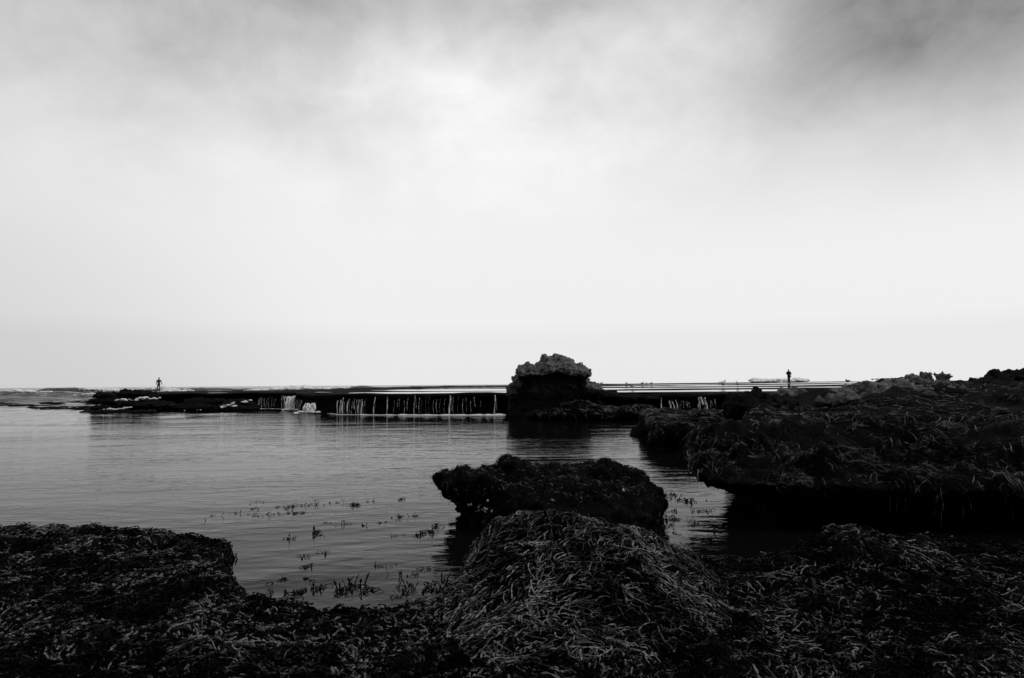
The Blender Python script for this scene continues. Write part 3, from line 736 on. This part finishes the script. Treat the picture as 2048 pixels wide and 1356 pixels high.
for (u, v, n_) in [(968, 1021, 12), (938, 1010, 4), (975, 1000, 2), (1037, 1034, 10), (1087, 1031, 3), (1105, 999, 1), (1247, 978, 2)]:
    V_, _, T_ = mesh_arrays(tilt_me); b_ = BVHTree.FromPolygons([tuple(p) for p in V_], [tuple(int(i) for i in t) for t in T_])
    s = Solid(); hit = 0
    for k in range(n_):
        uu, vv = u + R.gauss(0, n_ * .55), v + R.gauss(0, 2.2)
        loc, nn, _, _ = b_.ray_cast(Vector(EYE), Vector(ray(uu, vv)).normalized())
        if loc is None: continue
        rr = R.uniform(.009, .022); s.blob((loc.x, loc.y, loc.z), (rr, rr, rr), k, .4, 1); hit += 1
    if hit:
        me = s.mesh('barnacles'); me.materials.append(M_SHELL); add('barnacle_cluster', me, tilt, kind='stuff')

# ------------------------------------------------------------------ right-hand rocks
poly = [(2.62, 8.95), (2.86, 8.55), (3.3, 8.25), (4.0, 8.1), (5.0, 8.0), (6.5, 7.9), (9, 7.7), (12.5, 7.5), (12.5, 15), (6.5, 15), (4.8, 13.0), (3.7, 12.2), (2.95, 11.2), (2.66, 10.3), (2.56, 9.6)]
def ledge_top(X, Y, Z):
    k = sstep(.35, .6, Z)
    g = lambda x, y, a, b, h: h * np.exp(-((X - x) / a) ** 2 - ((Y - y) / b) ** 2)
    h = g(3.35, 10.5, .75, .7, .52) + g(4.7, 10.6, .9, .8, .36) + g(6.0, 11.3, 1.2, .8, .42) + g(7.6, 10.2, 1.1, 1.0, .36) + g(9.6, 10.5, 1.6, 1.4, .5) + g(4.2, 9.2, .6, .35, .12) - g(5.75, 9.9, .55, .5, .22)
    h = h + .32 * sstep(9.5, 13.5, Y)
    return k * h
ledge_me = undercut('rock_ledge', poly, [(-.5, -1.1), (.0, -1.05), (.2, -.9), (.36, -.5), (.46, -.12), (.53, 0.0), (.60, -.05), (.66, -.25)], .065, ledge_top,
                    [('f', .13, 1.1, 101), ('w', .12, .6, 102), ('w', .05, .22, 104), ('f', .03, .12, 103)])
ledge = add('rock_ledge', ledge_me, label='long weed-draped rock ledge on the right, overhanging the black water', cat='rock')
patch = lambda c, wl, sd, lo=-.15, hi=.2: .04 + sstep(lo, hi, fbm(c / wl, 3, sd))
weed(ledge_me, ledge, 11500, 8, .14, .46, .0035, .0075, 3, M_HAIR, (-.35, -1), lambda c, nn: (c[:, 2] > .36) * np.clip(nn[:, 2] + .2, 0, 1) * patch(c, .7, 301, -.3, .1), swirl=.35, grav=.7, lift=(.008, .05), sw_scale=1.1)
weed(ledge_me, ledge, 4000, 5, .04, .13, .004, .008, 3, M_HAIR, (-.35, -1), lambda c, nn: (c[:, 2] > .40) * np.clip(nn[:, 2] + .3, 0, 1), swirl=1.5, grav=.7, lift=(.006, .03), stand=.01, name='seaweed_tufts')

# ground behind the ledge, rising to the bench
hx = np.arange(2.5, 36, .12); hy = np.concatenate([np.arange(11.5, 34.5, .14)])
HX, HY = np.meshgrid(hx, hy, indexing='xy')
rear = np.array([(3.9, 12.2), (5.0, 14.6), (6.0, 17.3), (6.15, 19.5), (7.6, 22.5), (9.4, 27), (11.2, 32), (12.5, 36), (40, 36), (40, 10), (12, 10.5), (6, 11.5)])
sdr = sdist(rear, HX, HY) + .3 * fbm(xyz(HX / .9, HY / .9, 0), 3, 111).reshape(HX.shape)
hz = np.interp(HY, [10, 13, 17, 22, 28, 36], [.55, .80, 1.0, 1.15, 1.26, 1.34]) + .13 * fbm(xyz(HX / 2.2, HY / 2.2, 0), 4, 112).reshape(HX.shape) + (.16 + .34 * sstep(15, 20, HY) * sstep(7, 10, HX)) * (worley(xyz(HX / 1.5, HY / 1.5, .5), 114) ** 2 - .3).reshape(HX.shape) + .10 * (worley(xyz(HX / .6, HY / .6, .5), 115) ** 2 - .3).reshape(HX.shape) + .05 * ridged(xyz(HX / .8, HY / .8, 0), 3, 113).reshape(HX.shape)
hz = hz + .22 * np.exp(-((HX - 6.6) / .6) ** 2 - ((HY - 18) / 1.0) ** 2)
hz = hz + .42 * sstep(.47, .62, HX / HY) * sstep(15, 21, HY) - .10 * sstep(.50, .40, HX / HY) * sstep(19, 24, HY)
HZ = -.5 + (hz + .5) * sstep(-.12, .18, sdr)
V, F = clip_grid(HX, HY, HZ, sdr > -.3)
rear_me = fast_mesh('rock_bench', V, F, M_REEF)
bench = add('rock_bench', rear_me, label='broad dark weedy rock rising behind the overhanging ledge, under the jagged crag', cat='rock')
weed(rear_me, bench, 8000, 6, .2, .55, .008, .016, 3, M_HAIR, (-.4, -1), lambda c, nn: (c[:, 2] > .3) * (c[:, 1] < 33) * (np.clip(nn[:, 2], 0, 1) + .15) / c[:, 1] * patch(c, 1.3, 305), swirl=.5, grav=.6, lift=(.01, .06), sw_scale=2.0)

# weedy slab reaching out over the pool, in front of the right-hand trickles
poly = [at_z(u, v, .55)[:2] for u, v in [(1283, 838), (1292, 846), (1304, 860), (1330, 866), (1372, 866), (1420, 862)]] + [np.array(p) for p in [(6.6, 18.0), (7.2, 21.5), (5.6, 24.0), (4.6, 23.6)]]
slab_me = undercut('rock_slab', poly, [(-.5, -.42), (.0, -.40), (.2, -.3), (.36, -.1), (.52, .0), (.60, -.02), (.66, -.15)], .085,
                   lambda X, Y, Z: sstep(.4, .7, Z) * (.02 + .16 * sstep(18.0, 21.5, Y)), [('f', .12, 1.0, 121), ('r', .08, .5, 122), ('f', .04, .2, 123)], extra=[((4.05, 18.1, .32), (.35, .4, .22)), ((4.6, 18.2, .25), (.3, .4, .3))])
slab = add('rock_slab', slab_me, label='low weed-covered slab jutting left over the pool, below the short right-hand trickles', cat='rock')
weed(slab_me, slab, 4200, 6, .15, .4, .008, .014, 3, M_HAIR, (-.5, -1), lambda c, nn: (c[:, 2] > .42) * np.clip(nn[:, 2] + .1, 0, 1) * patch(c, .8, 306), swirl=.5, grav=.6, lift=(.01, .05))

# weedy boulders at the foot of the tall rock
bl = [(at_y(1130, 830, 33.8), (1.3, .9, .28)), (at_y(1165, 824, 34.3), (1.2, .9, .45)), (at_y(1195, 828, 34.0), (1.2, .9, .3)), (at_y(1240, 832, 33.4), (1.3, .8, .25)), (at_y(1275, 826, 33.2), (1.0, .8, .4)), (at_y(1090, 832, 34.6), (.9, .7, .2))]
me = rocky('foot_boulders', bl, .07, .35, M_UNDER, seed=5, layers=[('r', .10, .6, 131), ('f', .06, .2, 132)])
foot = add('boulder', me, label='low weedy boulder heap at the foot of the tall rock, by the water', cat='rock')
weed(me, foot, 1500, 5, .2, .5, .012, .022, 3, M_HAIR, (-.3, -1), lambda c, nn: (c[:, 2] > .1) * np.clip(nn[:, 2] + .2, 0, 1), swirl=.5, lift=(.01, .05))
# lip rubble along the bench right of the tall rock
def crag(label, pts, voxel, mat, seed, layers, name='crag', cat='rock'):
    s = Solid(); r = random.Random(seed)
    for (u, v, d, wpx, hpx, dep) in pts:
        c = at_y(u, v, d); k = d / FPX
        s.blob((c[0], c[1], c[2]), (wpx * k / 2, dep / 2, hpx * k / 2), r.randint(0, 999), .5, 3)
    me = s.mesh(name, voxel); me.materials.append(mat); roughen(me, layers)
    return add(name, me, label=label, cat=cat)
LY = [('w', .12, .6, 141), ('w', .09, .28, 142), ('w', .04, .12, 144), ('f', .03, .09, 143)]
crag('low pale crumbling rocks on the bench edge just right of the tall rock', [(1215, 792, 36.3, 60, 18, 1.4), (1262, 797, 35.8, 50, 12, 1.2), (1190, 787, 36.2, 36, 14, 1), (1300, 797, 35.5, 40, 9, 1)], .06, M_REEF, 3, [('r', .08, .5, 3), ('f', .05, .16, 4)], 'rubble')
crag('dark jagged limestone crag with three knobs on the right skyline', [(1740, 803, 21.0, 150, 34, 2.0), (1830, 800, 21.2, 180, 44, 2.2), (1690, 806, 20.6, 110, 26, 1.8), (1900, 808, 21.2, 110, 34, 1.8), (1800, 786, 21.6, 120, 26, 1.4),
     (1818, 760, 21.9, 22, 22, .4), (1853, 755, 22, 26, 26, .45), (1887, 757, 22, 30, 26, .5), (1856, 771, 21.8, 104, 24, .9), (1770, 778, 21.6, 44, 18, .8), (1735, 776, 21.6, 30, 20, .6), (1905, 782, 21.8, 50, 26, .8)], .04, M_LIME2, 5, LY)
crag('pale knobbly limestone lump on the bench, left of the dark crag', [(1585, 792, 25, 60, 26, 1.2), (1590, 783, 25.2, 36, 18, .8), (1560, 797, 24.8, 50, 20, 1), (1610, 798, 24.8, 50, 22, 1)], .05, M_LIME2, 7, LY, 'boulder')
crag('pale flat-topped limestone rock between the knobbly lump and the dark crag', [(1700, 782, 23.5, 60, 20, 1.0), (1725, 776, 23.5, 50, 18, .9), (1680, 790, 23.2, 60, 20, 1), (1736, 770, 23.8, 44, 12, .7)], .05, M_LIME2, 8, LY, 'boulder')
crag('square dark rock face standing at the right end of the weedy slab', [(1476, 818, 18.3, 56, 56, 1.3), (1500, 806, 18.8, 70, 34, 1.4), (1545, 806, 19.5, 90, 28, 1.6)], .06, M_REEF, 9, LY, 'boulder')
crag('distant jagged dark rocks rising at the far right edge', [(1985, 760, 70, 70, 10, 4), (2015, 756, 70, 60, 18, 4), (2046, 752, 70, 50, 26, 4), (2080, 750, 70, 60, 30, 5), (2120, 750, 71, 70, 34, 5), (1968, 763, 70, 40, 6, 3)], .16, M_REEF, 10,
     [('w', .35, 1.8, 151), ('w', .22, .8, 152), ('f', .1, .4, 153)], 'headland')

# ------------------------------------------------------------------ weed floating in the pool
def floating(u, v, wpx, n, big, seed, label, group):
    c = at_z(u, v, 0.0); k = c[1] / FPX; r = random.Random(seed); O = []; rad = []
    for i in range(n):
        bx, by = c[0] + r.gauss(0, wpx * k * .42), c[1] + r.gauss(0, wpx * k * .35)
        a = r.uniform(0, 6.28); up = r.random() < .28; ln = r.uniform(.04, .13) * big
        P = []
        for q in range(5):
            t = q / 4
            if up: P.append((bx + (.3 * t * t + .1 * t) * ln * math.cos(a), by + .5 * ln * math.sin(a) * t * t, -.02 + ln * .75 * t))
            else: P.append((bx + ln * math.cos(a + .3 * t) * t, by + ln * math.sin(a + .3 * t) * t * 1.2, -.004 + .022 * math.sin(t * 3) * big))
        O.append(P); rad.append(r.uniform(.006, .013) * big)
    me = tubes('floating_seaweed', np.array(O), np.array(rad), 4, M_DARKWEED, 2, .45)
    o = add('floating_seaweed', me); V_ = None
    e = o; tag(e, label, 'seaweed', group); return o
GA = 'seaweed tips afloat between the left shelf and the tilted rock'
sid = 0
LAB = {'A': 'sparse dark weed tips afloat off the left shelf corner', 'B': 'dense dark weed raft in the middle of the pool',
       'C': 'small upright weed tips afloat in the open pool', 'D': 'broken weed afloat along the near pool edge', 'E': 'weed fringe in water left of the tilted rock', 'F': 'kelp pieces in the channel right of the tilted rock'}
GRP = {k: v for k, v in LAB.items()}
FL = [('A', 432, 1031, 12, 4, .8), ('A', 405, 1042, 8, 1, 1.1), ('A', 470, 1027, 12, 3, .7), ('A', 505, 1018, 22, 7, .8), ('A', 515, 1030, 24, 8, .8), ('A', 545, 1030, 18, 6, .8), ('A', 567, 1028, 16, 7, .9), ('A', 512, 1006, 18, 8, .6),
      ('B', 585, 1014, 26, 26, .9), ('B', 600, 1026, 26, 18, .9), ('B', 618, 1010, 20, 10, 1.0), ('B', 704, 1010, 16, 14, 1.2), ('B', 660, 1008, 30, 7, .8), ('B', 740, 1003, 16, 5, .8),
      ('C', 650, 1046, 14, 4, .9), ('C', 685, 1048, 10, 4, .9), ('C', 725, 1050, 8, 4, .8), ('C', 762, 1046, 10, 5, .7), ('C', 628, 1068, 5, 3, 1.6), ('C', 580, 1077, 16, 7, .9), ('C', 645, 1105, 14, 5, 1.0), ('C', 605, 1114, 12, 4, .9), ('C', 612, 1133, 12, 6, .9), ('C', 800, 999, 4, 2, 1.0), ('C', 640, 1072, 14, 3, .7),
      ('C', 800, 1035, 20, 13, .8), ('C', 825, 1033, 14, 9, .8), ('C', 765, 1133, 26, 9, .7),
      ('D', 560, 1163, 20, 6, .9), ('D', 612, 1160, 16, 6, .9), ('D', 640, 1175, 22, 12, 1.1), ('D', 690, 1178, 34, 16, 1.2), ('D', 710, 1172, 20, 12, 1.3), ('D', 735, 1183, 14, 8, 1.2), ('D', 590, 1188, 26, 18, 1.1), ('D', 545, 1182, 12, 5, .9), ('D', 810, 1150, 30, 9, .9), ('D', 815, 1178, 20, 12, 1.2), ('D', 860, 1178, 30, 16, 1.2), ('D', 800, 1188, 22, 9, 1.0), ('D', 850, 1140, 24, 8, .8), ('D', 885, 1160, 22, 8, 1.0),
      ('E', 838, 1070, 16, 12, .9), ('E', 858, 1064, 14, 16, 1.0), ('E', 795, 1072, 14, 5, .7), ('E', 872, 1052, 10, 12, 1.0),
      ('F', 1340, 990, 24, 16, 1.2), ('F', 1360, 1000, 26, 14, 1.2), ('F', 1385, 1006, 36, 18, 1.0), ('F', 1350, 1022, 26, 10, .9), ('F', 1405, 1022, 26, 14, 1.0), ('F', 1340, 1038, 22, 14, 1.1), ('F', 1325, 1040, 16, 16, 1.2), ('F', 1390, 1046, 18, 6, .9), ('F', 1320, 1070, 16, 12, 1.0), ('F', 1345, 1066, 20, 5, .7), ('F', 1430, 1060, 8, 2, 1.0), ('F', 1330, 1052, 18, 10, 1.0)]
ORD = ['first', 'second', 'third', 'fourth', 'fifth', 'sixth', 'seventh', 'eighth', 'ninth', 'tenth', 'eleventh', 'twelfth', 'thirteenth', 'fourteenth']
cnt = {}
for k_, u, v, wpx, n_, big in sorted(FL, key=lambda q: (q[0], q[1])):
    n_ = 5 if 1 < n_ < 5 else n_
    sid += 1; cnt[k_] = cnt.get(k_, 0) + 1
    floating(u, v, wpx, n_, big, sid, LAB[k_] + ', ' + ORD[cnt[k_] - 1] + ' from left', GRP[k_])

# ------------------------------------------------------------------ people
def skin_body(name, verts, edges, radii, root, mat, sub=2):
    me = bpy.data.meshes.new(name); me.from_pydata(verts, edges, []); me.update()
    o = bpy.data.objects.new('tmp', me); COL.objects.link(o)
    m = o.modifiers.new('s', 'SKIN'); sv = me.skin_vertices[0].data
    for i, r in enumerate(radii): sv[i].radius = (r if isinstance(r, tuple) else (r, r)); sv[i].use_root = (i == root)
    m.use_smooth_shade = True
    m2 = o.modifiers.new('d', 'SUBSURF'); m2.levels = sub
    dg = bpy.context.evaluated_depsgraph_get(); dg.update()
    me2 = bpy.data.meshes.new_from_object(o.evaluated_get(dg)); bpy.data.objects.remove(o)
    me2.materials.clear(); me2.materials.append(mat); me2.name = name; return me2
def person(foot, label, pose, suit, extra):
    e = empty('person', foot, label, 'person')
    e.location = foot
    J = pose
    names = list(J.keys()); ix = {n: i for i, n in enumerate(names)}
    verts = [J[n][0] for n in names]; radii = [J[n][1] for n in names]
    ed = [('pelvis', 'waist'), ('waist', 'chest'), ('chest', 'neck'), ('neck', 'skull'), ('skull', 'crown')]
    for s_ in 'lr':
        ed += [('pelvis', 'hip' + s_), ('hip' + s_, 'knee' + s_), ('knee' + s_, 'ankle' + s_), ('ankle' + s_, 'toe' + s_), ('chest', 'sho' + s_), ('sho' + s_, 'elb' + s_), ('elb' + s_, 'wri' + s_), ('wri' + s_, 'palm' + s_)]
        for f in range(5): ed.append(('palm' + s_, 'f%d%s' % (f, s_)))
    me = skin_body('body', verts, [(ix[a], ix[b]) for a, b in ed], radii, ix['pelvis'], suit)
    b = add('body', me, e)
    sk = J['skull'][0]
    s = Solid(); s.blob((sk[0], sk[1] - .035, sk[2] - .01), (.068, .07, .10), 1, .0, 2); s.blob((sk[0], sk[1] - .112, sk[2] - .02), (.014, .022, .022), 1, 0, 1)
    for q in (-1, 1): s.blob((sk[0] + q * .078, sk[1] + .005, sk[2] - .015), (.014, .022, .032), 1, 0, 1)
    me = s.mesh('face'); me.materials.append(M_SKIN); me.polygons.foreach_set('use_smooth', [True] * len(me.polygons)); add('face', me, e)
    for q in (-1, 1):
        s = Solid(); s.blob((sk[0] + q * .03, sk[1] - .097, sk[2] + .005), (.013, .01, .008), 1, 0, 1); me = s.mesh('eye'); me.materials.append(M_SUIT); add('eye', me, e)
    s = Solid(); s.blob((sk[0], sk[1] - .095, sk[2] - .065), (.026, .01, .007), 1, 0, 1); me = s.mesh('mouth'); me.materials.append(M_BEAK); add('mouth', me, e)
    s = Solid(); s.blob((sk[0], sk[1] + .02, sk[2] + .035), (.09, .105, .10), 3, .12, 2); me = s.mesh('hair'); me.materials.append(M_SUIT); add('hair', me, e)
    extra(e); return e
def base_pose():
    J = {}
    J['pelvis'] = ((0, 0, .95), (.155, .11)); J['waist'] = ((0, 0, 1.13), (.14, .10)); J['chest'] = ((0, 0, 1.36), (.175, .12))
    J['neck'] = ((0, 0, 1.50), .065); J['skull'] = ((0, -.01, 1.64), (.085, .095)); J['crown'] = ((0, 0, 1.72), .07)
    for s_, q in (('l', -1), ('r', 1)):
        J['hip' + s_] = ((q * .10, 0, .88), .098); J['knee' + s_] = ((q * .11, -.01, .49), .066); J['ankle' + s_] = ((q * .115, .03, .085), .046); J['toe' + s_] = ((q * .14, -.13, .04), .04)
        J['sho' + s_] = ((q * .20, 0, 1.43), .075); J['elb' + s_] = ((q * .27, .03, 1.15), .048); J['wri' + s_] = ((q * .30, -.03, .90), .034); J['palm' + s_] = ((q * .305, -.05, .83), (.026, .036))
    return J
def fingers(J, s_, d, side):
    p = Vector(J['palm' + s_][0]); d = Vector(d).normalized(); side = Vector(side).normalized()
    for f in range(5):
        ln = (.06, .09, .10, .09, .07)[f]; off = (f - 2.2) * .019
        t = p + side * off + d * ln + (side * -.03 if f == 0 else Vector((0, 0, 0)))
        J['f%d%s' % (f, s_)] = (tuple(t), .009)
J = base_pose()
J['kneel'] = ((-.12, -.06, .49), .066); J['anklel'] = ((-.15, -.02, .085), .046); J['toel'] = ((-.18, -.18, .04), .04)
J['kneer'] = ((.09, -.02, .49), .066); J['ankler'] = ((.07, .10, .085), .046); J['toer'] = ((.09, -.05, .04), .04)
J['elbr'] = ((.33, .02, 1.17), .048); J['wrir'] = ((.43, -.06, .95), .034); J['palmr'] = ((.455, -.08, .88), (.026, .036))
J['elbl'] = ((-.31, .05, 1.18), .048); J['wril'] = ((-.27, -.10, .98), .034); J['palml'] = ((-.25, -.14, .93), (.026, .036))
J['skull'] = ((.03, -.02, 1.64), (.085, .095)); J['crown'] = ((.035, 0, 1.72), .07)
fingers(J, 'r', (.1, -.1, -1), (0, 1, 0)); fingers(J, 'l', (.4, -.3, -.8), (0, 1, 0))
def ring_mesh(z, rx, ry, hgt, th, mat, name, cy=0):
    n = 20; a = np.arange(n) / n * 2 * math.pi; V = []
    for rr, zz in ((0, -hgt), (th, -hgt), (th, hgt), (0, hgt)):
        V.append(np.column_stack([np.cos(a) * (rx + rr), np.sin(a) * (ry + rr) + cy, np.full(n, z + zz)]))
    F = []
    for k in range(4):
        i = np.arange(n); j = (i + 1) % n; k2 = (k + 1) % 4; F.append(np.stack([k * n + i, k * n + j, k2 * n + j, k2 * n + i], -1))
    return fast_mesh(name, np.vstack(V), np.vstack(F), mat)
def extra1(e):
    add('belt', ring_mesh(1.06, .15, .115, .03, .015, M_GREY, 'belt'), e)
    s = Solid(); s.blob((.03, -.125, 1.38), (.06, .02, .04), 1, .1, 2); me = s.mesh('logo'); me.materials.append(M_GREY); add('chest_logo', me, e)
p1 = at_y(317, 783.6, 82.0); p1[2] = float(plat_rock(np.array([p1[0]]), np.array([p1[1]]))[0])
print('P1', p1, at_y(317, 783.6, 82.0))
def on_plat(u, v, y):
    p = at_y(u, v, y); p[2] = float(plat_rock(np.array([p[0]]), np.array([p[1]]))[0]); return p
person(tuple(p1), 'person in a black wetsuit walking on the left end of the rock ledge, arms loose', J, M_SUIT, extra1)
J = base_pose()
for s_, q in (('l', -1), ('r', 1)):
    J['sho' + s_] = ((q * .19, 0, 1.43), .095); J['elb' + s_] = ((q * .29, -.03, 1.17), .075); J['wri' + s_] = ((q * .10, -.26, 1.14), .05); J['palm' + s_] = ((q * .05, -.31, 1.13), (.026, .036))
    J['knee' + s_] = ((q * .075, -.01, .49), .08); J['ankle' + s_] = ((q * .07, .03, .085), .06); J['hip' + s_] = ((q * .085, 0, .88), .11); J['toe' + s_] = ((q * .13, -.13, .04), .05)
    fingers(J, s_, (-q * .6, -.6, -.3), (0, 0, 1))
J['chest'] = ((0, 0, 1.36), (.20, .15)); J['waist'] = ((0, 0, 1.13), (.17, .13))
def extra2(e):
    s = Solid(); s.blob((.10, -.20, .98), (.13, .07, .06), 1, .2, 2); s.blob((.15, -.20, .88), (.09, .07, .10), 2, .2, 2)
    me = s.mesh('waist_bag', .02); me.materials.append(M_GREY); add('waist_bag', me, e)
p2 = on_plat(1578, 764.6, 82.0)
person(tuple(p2), 'person in dark clothes standing on the far right of the reef, hands held in front', J, M_COAT, extra2)

# ------------------------------------------------------------------ birds
def gull_proto(dark=False):
    s = Solid()
    s.blob((0, 0, .19), (.15, .075, .075), 1, 0, 2); s.blob((.10, 0, .235), (.06, .05, .07), 1, 0, 2); s.blob((.125, 0, .30), (.045, .036, .04), 1, 0, 2); s.blob((-.15, 0, .20), (.10, .035, .025), 1, 0, 2)
    body = s.mesh('body', .014); body.materials.append(M_DBIRD if dark else M_GULL)
    w_ = []
    for q in (-1, 1):
        s = Solid(); s.blob((-.05, q * .068, .21), (.15, .016, .045), 1, 0, 2); m_ = s.mesh('wing'); m_.materials.append(M_DBIRD if dark else M_WING); w_.append(m_)
    s = Solid(); s.blob((.18, 0, .295), (.03, .009, .009), 1, 0, 1); beak = s.mesh('beak'); beak.materials.append(M_BEAK)
    lg = []
    for q in (-1, 1):
        O = np.array([[(0, q * .03, .14), (0.005, q * .03, .07), (0, q * .03, .012), (.045, q * .035, .004)]]); lg.append(tubes('leg', O, np.array([.007]), 5, M_BEAK))
    return [('body', body), ('wing', w_[0]), ('wing', w_[1]), ('beak', beak), ('leg', lg[0]), ('leg', lg[1])]
GP, DP = gull_proto(), gull_proto(True)
GULLS = [(1203, 80, 1.05, 'gull nearest to the right side of the tall rock'), (1253, 84, .9, 'small gull second from the tall rock on the reef skyline'), (1285, 84, .9, 'gull at the left of the close row of three on the reef skyline'),
         (1293, 84, .75, 'smallest gull in the middle of the close row of three'), (1303, 82, .95, 'gull at the right of the close row of three on the reef skyline'), (1446, 58, 1.6, 'largest white gull on the reef, above the short pale cascade'),
         (1475, 62, 1.2, 'gull standing just right of the largest one on the reef'), (1265, 52, .8, 'gull low on the reef, nearer than the close row of three')]
for i, (u, y, k, lab) in enumerate(GULLS):
    p = on_plat(u, 770, y); e = empty('gull', tuple(p), 'white ' + lab if 'white' not in lab else lab, 'gull', 'gulls standing on the reef')
    e.rotation_euler.z = R.uniform(0, 6.28) if k < 1.5 else .5; e.scale = (k * 1.25,) * 3
    for n_, m_ in GP: add(n_, m_, e)
p = on_plat(364, 784, 78); e = empty('gull', tuple(p), 'lone white gull on the ledge right of the person in the wetsuit', 'gull', 'gulls standing on the reef'); e.scale = (1.7,) * 3
for n_, m_ in GP: add(n_, m_, e)
p = on_plat(1695, 762, 76); e = empty('bird', tuple(p), 'small dark bird on the reef between the standing person and the crag', 'bird'); e.scale = (1.4,) * 3; e.rotation_euler.z = 3.0
for n_, m_ in DP: add(n_, m_, e)
